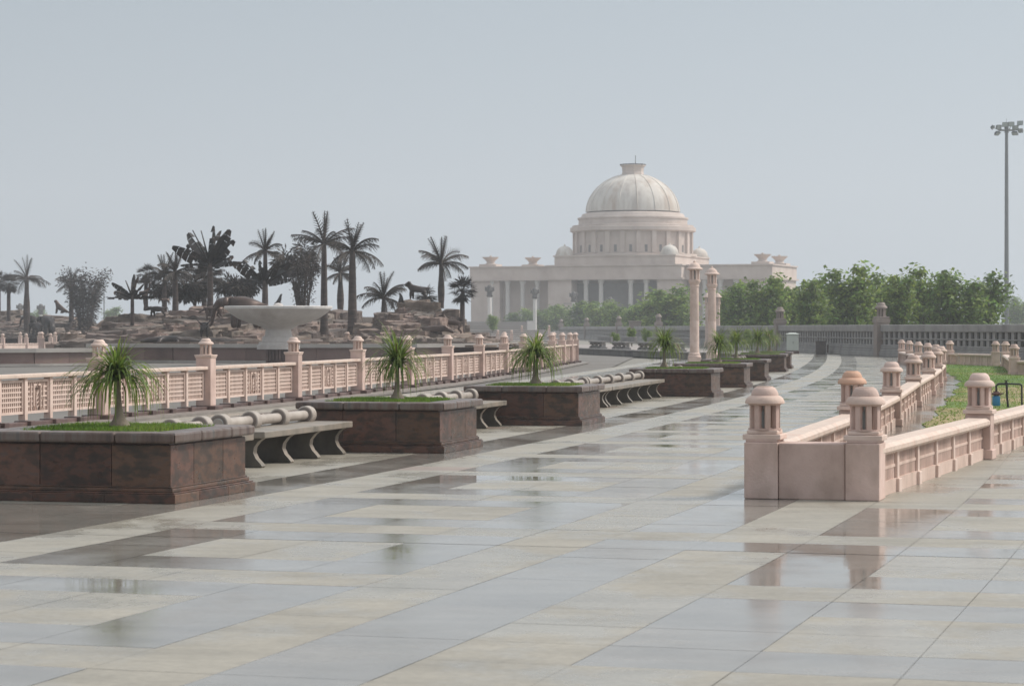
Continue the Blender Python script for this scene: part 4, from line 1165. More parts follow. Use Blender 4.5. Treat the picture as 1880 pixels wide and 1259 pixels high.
# ------------------------------------------------------------------ layered rock mounds
def rock_mound(label, spec, mat, seed, Y, depth):
    """spec: outline points (px, py) of the mound's ridge at distance Y"""
    rnd = random.Random(seed); mb = MB()
    xs = [X_(px, Y) for px, py in spec]; zs = [Z_(py, Y) for px, py in spec]
    def ridge(x):
        for (a, b), (c, d) in zip(zip(xs, zs), zip(xs[1:], zs[1:])):
            if a <= x <= c: return b + (d - b) * (x - a) / (c - a)
        return .6
    x = xs[0]; W = xs[-1] - xs[0]
    rows = 9
    for r in range(rows):
        f = r / (rows - 1)                 # 0 = front foot, 1 = ridge
        y = Y - depth * (1 - f)
        x = xs[0] - .3
        while x < xs[-1] + .2:
            w = rnd.uniform(.9, 3.2) * (1.0 if W > 9 else .6)
            hz = ridge(min(max(x + w / 2, xs[0]), xs[-1]))
            top = .72 + (hz - .72) * (f ** .75) * rnd.uniform(.82, 1.03)
            if top > .74:
                th = rnd.uniform(.22, .5); layers = max(1, int((top - .62) / .32) + 1); layers = min(layers, 4)
                z1 = top
                for l in range(layers):
                    z0 = z1 - rnd.uniform(.18, .45)
                    n = rnd.randint(6, 9); jx, jy = rnd.uniform(-.35, .35), rnd.uniform(-.3, .3)
                    ww = w * rnd.uniform(.55, .75); dd = rnd.uniform(.7, 1.3); rot = rnd.uniform(-.35, .35)
                    poly = []
                    for k in range(n):
                        a = 2 * PI * k / n + rnd.uniform(-.2, .2); rr = rnd.uniform(.8, 1.1)
                        u, v = math.cos(a) * ww * rr, math.sin(a) * dd * rr
                        poly.append((x + w / 2 + jx + u * math.cos(rot) - v * math.sin(rot), y + jy + .25 * l * -1 + u * math.sin(rot) + v * math.cos(rot)))
                    topp = [(px * .94 + (x + w / 2 + jx) * .06 + rnd.uniform(-.04, .04), py * .94 + (y + jy) * .06) for px, py in poly]
                    tx, ty = rnd.uniform(-.09, .09), rnd.uniform(-.05, .12)
                    cx_, cy_ = x + w / 2, y
                    M = Matrix.Translation((cx_, cy_, 0)) @ Matrix(((1, 0, 0, 0), (0, 1, 0, 0), (tx, ty, 1, 0), (0, 0, 0, 1))) @ Matrix.Translation((-cx_, -cy_, 0))
                    mb.prism(poly, z0 - .25, z1, top=topp, M=M, mat=0 if rnd.random() < .7 else 1)
                    z1 = z0 + .02
            x += w * rnd.uniform(.55, .8)
    o = mb.build('rock_mound', [mat, M_rockr if mat is M_rock else M_rock])
    sb = o.modifiers.new('split', 'SUBSURF'); sb.subdivision_type = 'SIMPLE'; sb.levels = 2; sb.render_levels = 2
    tx_ = bpy.data.textures.new('rock_lumps', 'CLOUDS'); tx_.noise_scale = .55; tx_.noise_depth = 3
    dp = o.modifiers.new('lumps', 'DISPLACE'); dp.texture = tx_; dp.strength = .42; dp.mid_level = .5; dp.texture_coords = 'GLOBAL'
    tag(o, label, 'rocks', 'layered rock mounds on the islet')
    return o
rock_mound('broad layered rock mound behind and left of the fountain bowl', [(182, 608), (205, 597), (235, 578), (275, 570), (310, 574), (360, 566), (420, 563), (470, 570), (505, 585), (520, 606)], M_rock, 3, 131, 11)
rock_mound('rock rise between the fountain bowl and the two tall palms', [(505, 606), (530, 588), (560, 573), (600, 560), (630, 578), (650, 606)], M_rock, 5, 142, 14)
rock_mound('steep red-brown rock mound under the bronze lion', [(676, 612), (694, 585), (715, 572), (735, 558), (765, 548), (795, 550), (808, 568), (828, 585), (848, 608), (872, 616)], M_rockr, 9, 128, 9)
rock_mound('low rock mound below the bronze elephants and lone palm', [(-80, 580), (-20, 568), (20, 574), (60, 588), (90, 580), (130, 578), (155, 590), (185, 604)], M_rock, 12, 226, 15)
# flat slabs scattered along the islet front
mb = MB(); rnd = random.Random(4)
for i in range(70):
    px = rnd.uniform(190, 880); Y = rnd.uniform(114, 122); x = X_(px, Y); w, d, h = rnd.uniform(.4, 1.5), rnd.uniform(.3, .8), rnd.uniform(.06, .25); n = 7
    poly = [(x + math.cos(2 * PI * k / n) * w * rnd.uniform(.7, 1.1), Y + math.sin(2 * PI * k / n) * d * rnd.uniform(.7, 1.1)) for k in range(n)]
    mb.prism(poly, .66, .70 + h, mat=i % 2)
tag(mb.build('rubble', [M_rock, M_rockr]), 'scattered flat stones along the front of the islet', 'stones', kind='stuff')

# ------------------------------------------------------------------ bronze palms, banana plants, bamboo, shrubs
def frond(mb, base, az, el, L, droop, rnd, nl=20, lw=.30, dens=1.0, twist=0.0):
    p = Vector(base); pts = [p.copy()]; seg = 9; ang = el
    for k in range(seg):
        ang = el - droop * ((k + 1) / seg) ** 1.4
        p = p + Vector((math.cos(az) * math.cos(ang), math.sin(az) * math.cos(ang), math.sin(ang))) * L / seg
        pts.append(p.copy())
    mb.tube(pts, [.045 * (1 - i / (seg + 1)) + .012 for i in range(seg + 1)], 4)
    nl = int(nl * 1.15); lw *= 1.2
    for k in range(nl):
        f = .14 + .84 * k / (nl - 1); i = min(int(f * seg), seg - 1); q = pts[i].lerp(pts[i + 1], f * seg - i)
        d = (pts[i + 1] - pts[i]).normalized(); sd = d.cross(Vector((0, 0, 1)))
        if sd.length < .05: sd = Vector((-math.sin(az), math.cos(az), 0))
        sd.normalize(); upv = sd.cross(d)
        ln = lw * L * (math.sin(PI * (f * .82 + .14)) ** .7) * rnd.uniform(.8, 1.15)
        for s in (-1, 1):
            if el > R(56): t = q + (sd * s * .55 + upv * s * .62 * (1 if k % 2 else -1) + d * .6) * ln
            else: t = q + (sd * s * .55 + d * .5 - upv * rnd.uniform(.35, 1.0)) * ln
            w = d * .024
            mb.quad(q - w, q + w, q.lerp(t, .6) + w * .6, t)
def feather_palm(label, px, ybase, ycrown, ytop, Y, swollen=False, nf=14, seed=1, lf=1.0, tr_r=.2, group='bronze palms on the islet'):
    rnd = random.Random(seed); z0 = max(.7, Z_(ybase, Y)); zc = Z_(ycrown, Y) - z0; Lf = (Z_(ytop, Y) - Z_(ycrown, Y)) * 1.02 * lf
    p = thing('bronze_palm', label, 'palm', (X_(px, Y), Y, z0), 0, group)
    mb = MB(); prof = []
    for k in range(11):
        f = k / 10; r = tr_r * (1.15 - .45 * f)
        if swollen: r = tr_r * (.72 + .42 * math.sin(PI * min(1, f * 1.15 + .05)) ** 1.3)
        if k == 0: r *= 1.25
        prof.append((r, zc * f * .97))
    prof += [(tr_r * .55, zc * 1.02), (tr_r * .45, zc + Lf * .16)]
    mb.lathe(prof, 12)
    for k in range(1, 10): mb.lathe([(prof[k][0] * 1.0, prof[k][1] - .03), (prof[k][0] * 1.05, prof[k][1]), (prof[k][0] * 1.0, prof[k][1] + .03)], 12)
    mb.build('trunk', M_trunkb, p, True)
    cr_ = MB(); c0 = (0, 0, zc)
    for k in range(5): frond(cr_, (0, 0, zc + .05), 2 * PI * k / 5 + rnd.uniform(-.3, .3), R(rnd.uniform(60, 84)), Lf * rnd.uniform(.85, 1.0), R(rnd.uniform(-4, 22)), rnd, 18, .15)
    for k in range(nf):
        az = 2 * PI * k / nf + rnd.uniform(-.2, .2); el = R(rnd.choice([52, 35, 20, 5, -8]) + rnd.uniform(-8, 8))
        frond(cr_, c0, az, el, Lf * rnd.uniform(.85, 1.1), R(rnd.uniform(30, 75)), rnd, 20, .25)
    cr_.build('crown', M_frond, p)
def fan_palm(label, px, ybase, yc, r_px, Y, seed, tr_r=.13):
    rnd = random.Random(seed); z0 = max(.7, Z_(ybase, Y)); zc = Z_(yc, Y) - z0; Rr = r_px * Y / F
    p = thing('bronze_fan_palm', label, 'palm', (X_(px, Y), Y, z0), 0, 'bronze fan palms on the islet')
    mb = MB(); mb.lathe([(tr_r * 1.3, 0), (tr_r, .3), (tr_r * .9, zc * .9), (tr_r * .5, zc)], 10); mb.build('trunk', M_trunkb, p, True)
    c = MB()
    for k in range(46):
        v = Vector((rnd.gauss(0, 1), rnd.gauss(0, 1), rnd.gauss(.15, .8))).normalized()
        if v.z < -.75: continue
        b0 = Vector((0, 0, zc)); b1 = b0 + v * Rr * .5; side = v.cross(Vector((0, 0, 1)))
        if side.length < .1: side = Vector((1, 0, 0))
        side.normalize(); n = side.cross(v)
        c.tube([b0, b1], .012, 4)
        for q in range(11):
            a = (q - 5) / 5 * R(75); d = (v * math.cos(a) + side * math.sin(a)); t = b1 + (d + n * -.08 + Vector((0, 0, -.30 * rnd.random()))).normalized() * Rr * .55 * rnd.uniform(.8, 1.1)
            w = (d.cross(n)) * Rr * .035
            c.quad(b1, b1.lerp(t, .55) + w, t, b1.lerp(t, .55) - w)
    c.build('crown', M_frond, p)
def banana(label, px, ybase, ycrown, leaves, Y, seed, tr_r=.16):
    """leaves: (angle from vertical in the picture plane, length px, broad?)"""
    rnd = random.Random(seed); z0 = max(.7, Z_(ybase, Y)); zc = Z_(ycrown, Y) - z0; u = Y / F
    p = thing('bronze_banana_plant', label, 'plant', (X_(px, Y), Y, z0), 0, 'bronze banana plants')
    mb = MB(); mb.lathe([(tr_r * 1.2, 0), (tr_r, zc * .3), (tr_r * .85, zc * .9), (tr_r * .7, zc + .2)], 10); mb.build('stem', M_trunkb, p, True)
    c = MB()
    for a, ln, wd in leaves:
        L = ln * u; a = R(a); dy = rnd.uniform(-.5, .5); d = Vector((math.sin(a), dy * .6, math.cos(a))).normalized(); side = Vector((d.z, 0, -d.x)).normalized() * .8 + Vector((0, rnd.choice((-1, 1)) * .6, 0))
        pts = []; q = Vector((0, 0, zc)); dd = d.copy()
        for k in range(8):
            pts.append(q.copy()); q = q + dd * L / 7; dd = (dd + Vector((0, 0, -.015 - .03 * abs(math.sin(a))))).normalized()
        c.tube(pts, [.05 * (1 - k / 9) + .015 for k in range(8)], 5)
        if wd > 0:
            for k in range(1, 7):
                for s in (-1, 1):
                    if rnd.random() < .16: continue
                    f0, f1 = k / 7, (k + .92) / 7
                    w0, w1 = [wd * u * (math.sin(PI * min(1, f * .9 + .06)) ** .6) * rnd.uniform(.85, 1.1) for f in (f0, f1)]
                    A, B = pts[k], pts[k].lerp(pts[min(k + 1, 7)], .92); dn = Vector((0, 0, -.25))
                    v0, v1 = A + (side * s + dn) * w0, B + (side * s + dn) * w1
                    th = Vector((0, .012, .012))
                    c.quad(A, B, v1, v0); c.quad(A + th, v0 + th, v1 + th, B + th)
    c.build('leaves', M_sheet, p)
def bamboo(label, px, ybase, ytop, w_px, Y, seed, n=16, leafn=900):
    rnd = random.Random(seed); z0 = max(.7, Z_(ybase, Y)); h = Z_(ytop, Y) - z0; W = w_px * Y / F
    p = thing('bronze_bamboo', label, 'bamboo', (X_(px, Y), Y, z0), 0, 'bronze bamboo clumps')
    c = MB(); l = MB(); pts_all = []
    for k in range(n):
        a = rnd.uniform(0, 2 * PI); b = Vector((math.cos(a) * W * .18, math.sin(a) * W * .18, 0)); out = Vector((math.cos(a), math.sin(a), 0)) * W * rnd.uniform(.05, .55); hh = h * rnd.uniform(.7, 1.0)
        pts = [b + out * (j / 7) ** 1.8 + Vector((0, 0, hh * (j / 7))) for j in range(8)]
        c.tube(pts, [.035 * (1 - j / 9) + .008 for j in range(8)], 5); pts_all += pts[1:] + pts[4:]
    for k in range(leafn):
        q = rnd.choice(pts_all) + Vector((rnd.gauss(0, .16), rnd.gauss(0, .16), rnd.gauss(0, .22))) * W * .55
        if q.z < .05: continue
        a = rnd.uniform(0, 2 * PI); d = Vector((math.cos(a), math.sin(a), rnd.uniform(-.9, .5))).normalized() * rnd.uniform(.09, .19) * W * .8; sd = d.cross(Vector((rnd.gauss(0, 1), rnd.gauss(0, 1), 1))).normalized() * .016 * W
        l.quad(q, q + d * .5 + sd, q + d, q + d * .5 - sd)
    c.build('culms', M_trunkb, p); l.build('leaves', M_frond, p)
def bronze_shrub(label, px, ybase, ytop, w_px, Y, seed, n=700):
    rnd = random.Random(seed); z0 = max(.7, Z_(ybase, Y)); h = Z_(ytop, Y) - z0; W = w_px * Y / F / 2
    p = thing('bronze_shrub', label, 'shrub', (X_(px, Y), Y, z0), 0, 'bronze shrubs on the islet')
    c = MB(); l = MB()
    for k in range(9):
        a = 2 * PI * k / 9 + rnd.uniform(-.3, .3); o = Vector((math.cos(a), math.sin(a), 0)) * W * rnd.uniform(.3, .8)
        tip = o + Vector((0, 0, h * rnd.uniform(.55, .95))); c.tube([(0, 0, 0), o * .3 + Vector((0, 0, h * .35)), tip], [.05, .035, .01], 5)
        for q in range(n // 9):
            v = Vector((rnd.gauss(0, 1), rnd.gauss(0, 1), rnd.gauss(0, .6))).normalized() * W * .45 * rnd.random() ** .5
            b = tip + v
            if b.z < .1: continue
            d = (v.normalized() + Vector((0, 0, -.35))).normalized() * rnd.uniform(.25, .5); sd = d.cross(Vector((rnd.gauss(0, 1), rnd.gauss(0, 1), 1))).normalized() * .05
            l.quad(b, b + d * .5 + sd, b + d, b + d * .5 - sd)
    c.build('stems', M_trunkb, p); l.build('leaves', M_frond, p)

feather_palm('tallest bronze palm, right behind the fountain bowl edge', 595, 614, 448, 383, 130, seed=2, nf=11, tr_r=.19)
feather_palm('thick-trunked bronze palm just right of the tallest palm', 647, 614, 462, 402, 128, seed=3, nf=15, tr_r=.23)
feather_palm('small far bronze palm with swollen trunk between the two tall palms', 625, 580, 502, 470, 150, True, 12, 4, 1.1, .19)
feather_palm('trunkless-looking low bronze palm left of the lion rock', 704, 575, 548, 495, 134, seed=5, nf=13, tr_r=.12)
feather_palm('bronze palm with swollen trunk behind the lion rock', 810, 566, 485, 438, 136, True, 13, 6, 1.15, .17)
feather_palm('bronze palm rising over the broad-leaved plant behind the bowl', 487, 575, 462, 421, 140, seed=7, nf=10, tr_r=.16)
feather_palm('bronze palm with swollen trunk above the bronze elephants', 49, 612, 512, 474, 214, True, 13, 8, 1.15, .27)
feather_palm('bronze palm half hidden by the bamboo clump', 131, 600, 520, 486, 222, seed=9, nf=13, tr_r=.22)
feather_palm('straight bronze palm on the ledge left of the dark banana plant', 322, 577, 500, 464, 138, seed=10, nf=13, tr_r=.17, lf=1.2)
feather_palm('bronze palm with tufted crown behind the bronze ostrich', 302, 575, 508, 468, 146, seed=11, nf=12, tr_r=.15, lf=1.15)
feather_palm('far bronze palm crowded behind the dark banana plant', 375, 570, 512, 480, 148, seed=12, nf=15, tr_r=.15, lf=1.3)
fan_palm('bronze fan palm at the right-hand end of the islet by the mausoleum', 849, 614, 535, 33, 126, 21, .13)
fan_palm('bronze fan palm crown behind the standing lion', 783, 556, 545, 26, 134, 22)
fan_palm('bronze fan palm rising behind the bronze ostrich', 268, 570, 505, 24, 150, 23)
fan_palm('bronze fan palm at the edge of the view beside the flat rock', 16, 590, 522, 24, 216, 24, .18)
fan_palm('bronze fan palm partly cut by the edge of the view', -2, 590, 516, 22, 222, 25, .18)
fan_palm('bronze fan palm low under the dark banana plant', 384, 568, 505, 34, 144, 26)
banana('big dark bronze banana plant with torn metal leaves', 386, 590, 490, [(-55, 80, 15), (-30, 75, 14), (-42, 62, 13), (4, 76, 9), (14, 72, 13), (26, 78, 14), (38, 66, 12), (-14, 70, 0), (-22, 76, 0), (75, 60, 6), (-80, 55, 5), (60, 50, 10)], 128, 31, .17)
banana('bronze banana plant with V-shaped leaves above the fountain bowl', 486, 578, 522, [(-50, 72, 12), (-38, 60, 10), (-12, 45, 8), (44, 62, 13), (56, 66, 12), (30, 52, 10), (-70, 46, 8), (72, 52, 8), (5, 40, 5)], 126, 32, .15)
banana('small bronze banana plant with bare ribs at the left foot of the mound', 243, 622, 548, [(-48, 48, 8), (-62, 36, 9), (2, 46, 5), (14, 42, 5), (-82, 46, 4), (80, 40, 4), (35, 34, 3), (-20, 36, 0), (60, 32, 3), (-70, 30, 5)], 126, 33, .11)
bamboo('bronze bamboo clump beside the seated lion', 156, 606, 498, 62, 218, 41, 26, 4600)
bamboo('bronze bamboo with bare culms right of the fountain bowl', 556, 566, 462, 60, 138, 42, 24, 1500)
bronze_shrub('flat-topped bronze tree with layered foliage behind the bamboo', 545, 560, 447, 80, 146, 51, 2000)
bronze_shrub('rounded bronze shrub on the mound left of the elephant', 358, 566, 520, 60, 140, 52, 2000)
bronze_shrub('bronze shrub behind the elephant back', 438, 560, 508, 72, 146, 53, 2000)
bronze_shrub('small bronze shrub beside the bronze ostrich', 300, 560, 520, 44, 150, 54, 1300)

# ------------------------------------------------------------------ bronze animals (one continuous skinned body each)
def body(name, label, cat, loc, rz, nodes, edges, mat=None, sc=1.0, sub=2, group='bronze animals on the islet', feet=True):
    me = bpy.data.meshes.new(name); ids = list(nodes); ix = {k: i for i, k in enumerate(ids)}
    me.from_pydata([Vector(nodes[k][:3]) * sc for k in ids], [(ix[a], ix[b]) for a, b in edges], [])
    me.materials.append(mat or M_bronze)
    o = bpy.data.objects.new(name, me); COL.objects.link(o)
    o.location = loc; o.rotation_euler = (0, 0, rz)
    sk = o.modifiers.new('skin', 'SKIN'); sk.use_smooth_shade = True; sk.branch_smoothing = .6
    for i, k in enumerate(ids):
        r = nodes[k][3] * sc; me.skin_vertices[0].data[i].radius = (r, r); me.skin_vertices[0].data[i].use_root = (i == 0)
    s = o.modifiers.new('sub', 'SUBSURF'); s.levels = 1; s.render_levels = sub
    return tag(o, label, cat, group)
def quadruped(h=1.0, L=1.2, belly=.26, neck=(.35, .3), headl=.35, hr=.12, lr=.06, tail=.5, chest=1.0, headdrop=-.1, hump=0.0, extra=None, seated=False):
    """x forward; h height at the back"""
    zb = h - belly; N = {
        'hip': (-L * .38, 0, zb * .98, belly * .92), 'mid': (0, 0, zb * .97, belly), 'sho': (L * .36, 0, zb + hump, belly * .95 * chest),
        'n1': (L * .36 + neck[0] * .5, 0, zb + neck[1] * .5 + belly * .2, belly * .62), 'hd': (L * .36 + neck[0], 0, zb + neck[1] + belly * .2, hr),
        'mz': (L * .36 + neck[0] + headl * .6, 0, zb + neck[1] + headdrop * .6 + belly * .2, hr * .72), 'ms': (L * .36 + neck[0] + headl, 0, zb + neck[1] + headdrop + belly * .18, hr * .5),
        't1': (-L * .38 - belly * .8, 0, zb * .98 + belly * .35, lr * .45), 't2': (-L * .38 - belly * 1.05, 0, zb - tail * .3, lr * .35), 't3': (-L * .38 - belly * 1.1, 0, zb - tail * .75, lr * .3)}
    E_ = [('hip', 'mid'), ('mid', 'sho'), ('sho', 'n1'), ('n1', 'hd'), ('hd', 'mz'), ('mz', 'ms'), ('hip', 't1'), ('t1', 't2'), ('t2', 't3')]
    for s, sd in (('l', 1), ('r', -1)):
        y = belly * .55 * sd; st_ = .06 * sd
        N['fa' + s] = (L * .36 + .02, y, zb * .72, lr * 1.7); N['fb' + s] = (L * .36 + st_, y, zb * .40, lr * 1.05); N['fc' + s] = (L * .36 + st_ - .01, y, .06, lr * .85); N['fd' + s] = (L * .36 + st_ + .05, y, .03, lr * .95)
        N['ha' + s] = (-L * .36, y, zb * .70, lr * 2.1); N['hb' + s] = (-L * .36 + .10 - st_, y, zb * .50, lr * 1.35); N['hc' + s] = (-L * .36 - .08 - st_, y, zb * .30, lr * .9); N['hd_' + s] = (-L * .36 - .03 - st_, y, .06, lr * .8); N['he' + s] = (-L * .36 + .03 - st_, y, .03, lr * .95)
        E_ += [('sho', 'fa' + s), ('fa' + s, 'fb' + s), ('fb' + s, 'fc' + s), ('fc' + s, 'fd' + s), ('hip', 'ha' + s), ('ha' + s, 'hb' + s), ('hb' + s, 'hc' + s), ('hc' + s, 'hd_' + s), ('hd_' + s, 'he' + s)]
        hx, hz = N['hd'][0], N['hd'][2]
        N['ear' + s] = (hx - hr * .3, hr * 1.35 * sd, hz + hr * .8, hr * .3); E_.append(('hd', 'ear' + s))
    if extra:
        for k, (parent, p) in extra.items(): N[k] = p; E_.append((parent, k))
    return N, E_
def horns(hx, hz, hr, spread, up, back, r=.03):
    ex = {}
    for s, sd in (('l', 1), ('r', -1)):
        ex['h1' + s] = ('hd', (hx - back * .3, spread * .6 * sd, hz + hr * .8, r)); ex['h2' + s] = ('h1' + s, (hx - back * .8, spread * sd, hz + hr + up * .55, r * .75)); ex['h3' + s] = ('h2' + s, (hx - back, spread * .85 * sd, hz + hr + up, r * .3))
    return ex
def put_animal(name, label, px, py, Y, rz, N, E_, hpx, h, mat=None):
    """py: row of the feet; hpx: back height in photo pixels; h: model back height"""
    sc = hpx * Y / F / h
    return body(name, label, 'animal sculpture', at(px, py, Y), R(rz), N, E_, mat, sc)
# wild boar, side on, head to the right
N, E_ = quadruped(.85, 1.05, .25, (.30, -.04), .42, .15, .055, .3, 1.05, -.20, .05)
put_animal('bronze_boar', 'bronze wild boar with lowered snout below the red rock', 794, 625, 121, -8, N, E_, 31, .85, M_bronzeb)
# deer
hx, hz = .36 * 1.1 + .28, (1.0 - .19) + .42 + .19 * .2
N, E_ = quadruped(1.0, 1.1, .19, (.28, .42), .30, .085, .040, .25, 1.0, -.10, 0, horns(hx, hz, .085, .16, .30, .15, .02))
put_animal('bronze_deer', 'bronze deer with raised head behind the boar', 833, 616, 124, 168, N, E_, 30, 1.0, M_bronzeb)
# lion on the red rock
N, E_ = quadruped(1.0, 1.25, .29, (.22, .24), .26, .21, .09, .8, 1.15, -.06, .05)
put_animal('bronze_lion', 'bronze maned lion standing on top of the red rock', 768, 549, 128, 172, N, E_, 27, 1.0)
# baboon sitting
N = {'hip': (0, 0, .16, .15), 'mid': (.03, 0, .36, .15), 'sho': (.07, 0, .56, .15), 'hd': (.14, 0, .74, .11), 'mz': (.26, 0, .70, .06),
     'al': (.12, .14, .42, .05), 'bl': (.18, .12, .15, .04), 'cl': (.22, .12, .03, .04), 'ar': (.12, -.14, .42, .05), 'br': (.18, -.12, .15, .04), 'cr': (.22, -.12, .03, .04),
     'kl': (.16, .16, .26, .07), 'fl': (.2, .17, .04, .045), 'kr': (.16, -.16, .26, .07), 'fr': (.2, -.17, .04, .045), 't1': (-.18, 0, .08, .03), 't2': (-.34, 0, .03, .02)}
E_ = [('hip', 'mid'), ('mid', 'sho'), ('sho', 'hd'), ('hd', 'mz'), ('sho', 'al'), ('al', 'bl'), ('bl', 'cl'), ('sho', 'ar'), ('ar', 'br'), ('br', 'cr'), ('hip', 'kl'), ('kl', 'fl'), ('hip', 'kr'), ('kr', 'fr'), ('hip', 't1'), ('t1', 't2')]
put_animal('bronze_baboon', 'bronze baboon squatting on the rock left of the lion', 738, 557, 128, 200, N, E_, 21, .82)
# seated lion on the far-left rock
N = {'hip': (-.35, 0, .28, .26), 'mid': (-.05, 0, .42, .24), 'sho': (.22, 0, .62, .25), 'n': (.32, 0, .86, .19), 'hd': (.40, 0, 1.05, .17), 'mz': (.58, 0, .98, .09),
     'fl1': (.34, .13, .4, .09), 'fl2': (.36, .13, .08, .06), 'fl3': (.46, .13, .04, .06), 'fr1': (.34, -.13, .4, .09), 'fr2': (.36, -.13, .08, .06), 'fr3': (.46, -.13, .04, .06),
     'hl1': (-.18, .22, .24, .13), 'hl2': (.0, .22, .05, .06), 'hr1': (-.18, -.22, .24, .13), 'hr2': (.0, -.22, .05, .06), 't1': (-.65, 0, .1, .05), 't2': (-.95, .05, .05, .04)}
E_ = [('hip', 'mid'), ('mid', 'sho'), ('sho', 'n'), ('n', 'hd'), ('hd', 'mz'), ('sho', 'fl1'), ('fl1', 'fl2'), ('fl2', 'fl3'), ('sho', 'fr1'), ('fr1', 'fr2'), ('fr2', 'fr3'), ('hip', 'hl1'), ('hl1', 'hl2'), ('hip', 'hr1'), ('hr1', 'hr2'), ('hip', 't1'), ('t1', 't2')]
put_animal('bronze_lion', 'bronze lion seated upright on the rock left of the bamboo', 112, 576, 219, 180, N, E_, 25, 1.1, M_bronzeb)
# elephants
def elephant(trunk_up=False):
    N = {'hip': (-.50, 0, 1.16, .62), 'mid': (0, 0, 1.14, .70), 'sho': (.48, 0, 1.18, .62), 'n': (.86, 0, 1.36, .46), 'hd': (1.10, 0, 1.46, .42), 'tr0': (1.46, 0, 1.24, .20),
         't1': (-1.0, 0, 1.2, .06), 't2': (-1.12, 0, .75, .04), 't3': (-1.12, 0, .5, .05)}
    E_ = [('hip', 'mid'), ('mid', 'sho'), ('sho', 'n'), ('n', 'hd'), ('hd', 'tr0'), ('hip', 't1'), ('t1', 't2'), ('t2', 't3')]
    tp = [(1.68, 0, 1.35, .13), (1.86, 0, 1.62, .10), (1.9, 0, 1.9, .08), (1.78, 0, 2.08, .06)] if trunk_up else [(1.60, 0, .95, .13), (1.64, 0, .62, .11), (1.68, 0, .32, .08), (1.80, 0, .18, .06)]
    pv = 'tr0'
    for i, q in enumerate(tp): N['q%d' % i] = q; E_.append((pv, 'q%d' % i)); pv = 'q%d' % i
    for s, sd in (('l', 1), ('r', -1)):
        N['e' + s] = (.95, .52 * sd, 1.45, .22); N['f' + s] = (.88, .72 * sd, 1.15, .17); E_ += [('hd', 'e' + s), ('e' + s, 'f' + s)]
        N['k' + s] = (1.5, .16 * sd, 1.05, .05); N['kk' + s] = (1.72, .18 * sd, 1.0, .03); E_ += [('tr0', 'k' + s), ('k' + s, 'kk' + s)]
        for nm, x in (('a', .52), ('b', -.55)):
            N[nm + '1' + s] = (x, .30 * sd, .75, .23); N[nm + '2' + s] = (x + .04 * sd, .32 * sd, .38, .175); N[nm + '3' + s] = (x + .02 * sd, .32 * sd, .06, .18)
            E_ += [('sho' if nm == 'a' else 'hip', nm + '1' + s), (nm + '1' + s, nm + '2' + s), (nm + '2' + s, nm + '3' + s)]
    return N, E_
N, E_ = elephant()
put_animal('bronze_elephant', 'large bronze elephant with rounded back partly behind the fountain bowl', 453, 606, 121, 176, N, E_, 70, 1.82, M_bronzeb)
N, E_ = elephant()
put_animal('bronze_elephant', 'big bronze elephant seen from behind beside the lone swollen palm', 88, 616, 212, 112, N, E_, 41, 1.82)
put_animal('bronze_elephant', 'bronze elephant calf at the side of the big one', 70, 616, 211, 140, N, E_, 27, 1.82)
put_animal('bronze_elephant', 'bronze elephant facing the far-left rock with low head', 60, 602, 215, 172, N, E_, 26, 1.82)
# buffalo facing the camera, head down
hx, hz = .36 * 1.3 + .30, .72 + -.05 + .06
N, E_ = quadruped(1.0, 1.3, .30, (.30, -.08), .36, .16, .075, .5, 1.1, -.28, .06, horns(.36 * 1.3 + .30, (1.0 - .30) - .08 + .06, .16, .36, .18, .05, .045))
put_animal('bronze_buffalo', 'horned bronze buffalo with lowered head facing out from the rock ledge', 376, 619, 122, -86, N, E_, 32, 1.0)
N, E_ = quadruped(1.0, 1.15, .21, (.26, -.18), .30, .10, .05, .45, 1.05, -.16, .05, horns(.36 * 1.15 + .26, .79 - .18 + .04, .10, .14, .3, .12, .025))
put_animal('bronze_antelope', 'bronze antelope grazing on the ledge above the buffalo', 392, 589, 126, 205, N, E_, 30, 1.0, M_bronzeb)
N, E_ = quadruped(.95, 1.35, .30, (.30, -.06), .42, .17, .085, .4, 1.0, -.16, .05, {'hn': ('ms', (.36 * 1.35 + .30 + .44, 0, .72, .03))})
put_animal('bronze_rhinoceros', 'bronze rhinoceros with lowered head under the straight palm', 291, 581, 127, 165, N, E_, 22, .95)
N, E_ = quadruped(1.0, 1.1, .22, (.28, -.10), .28, .10, .055, .4)
put_animal('bronze_antelope', 'bronze antelope on the ridge beside the straight palm', 305, 560, 136, 200, N, E_, 14, 1.0, M_bronzeb)
# ostrich
N = {'b': (0, 0, 1.15, .28), 'b2': (-.25, 0, 1.2, .22), 't': (-.5, 0, 1.25, .10), 'n1': (.25, 0, 1.4, .09), 'n2': (.33, 0, 1.7, .05), 'hd': (.36, 0, 1.98, .07), 'bk': (.52, 0, 1.94, .03)}
E_ = [('b', 'b2'), ('b2', 't'), ('b', 'n1'), ('n1', 'n2'), ('n2', 'hd'), ('hd', 'bk')]
for s, sd in (('l', 1), ('r', -1)):
    N['a' + s] = (-.02, .11 * sd, .85, .11); N['k' + s] = (-.08, .11 * sd, .5, .04); N['f' + s] = (0, .11 * sd, .06, .03); N['g' + s] = (.14, .11 * sd, .03, .035)
    E_ += [('b', 'a' + s), ('a' + s, 'k' + s), ('k' + s, 'f' + s), ('f' + s, 'g' + s)]
put_animal('bronze_ostrich', 'bronze ostrich with curved neck on the mound ridge', 266, 566, 134, 20, N, E_, 47, 2.0, M_bronzeb)
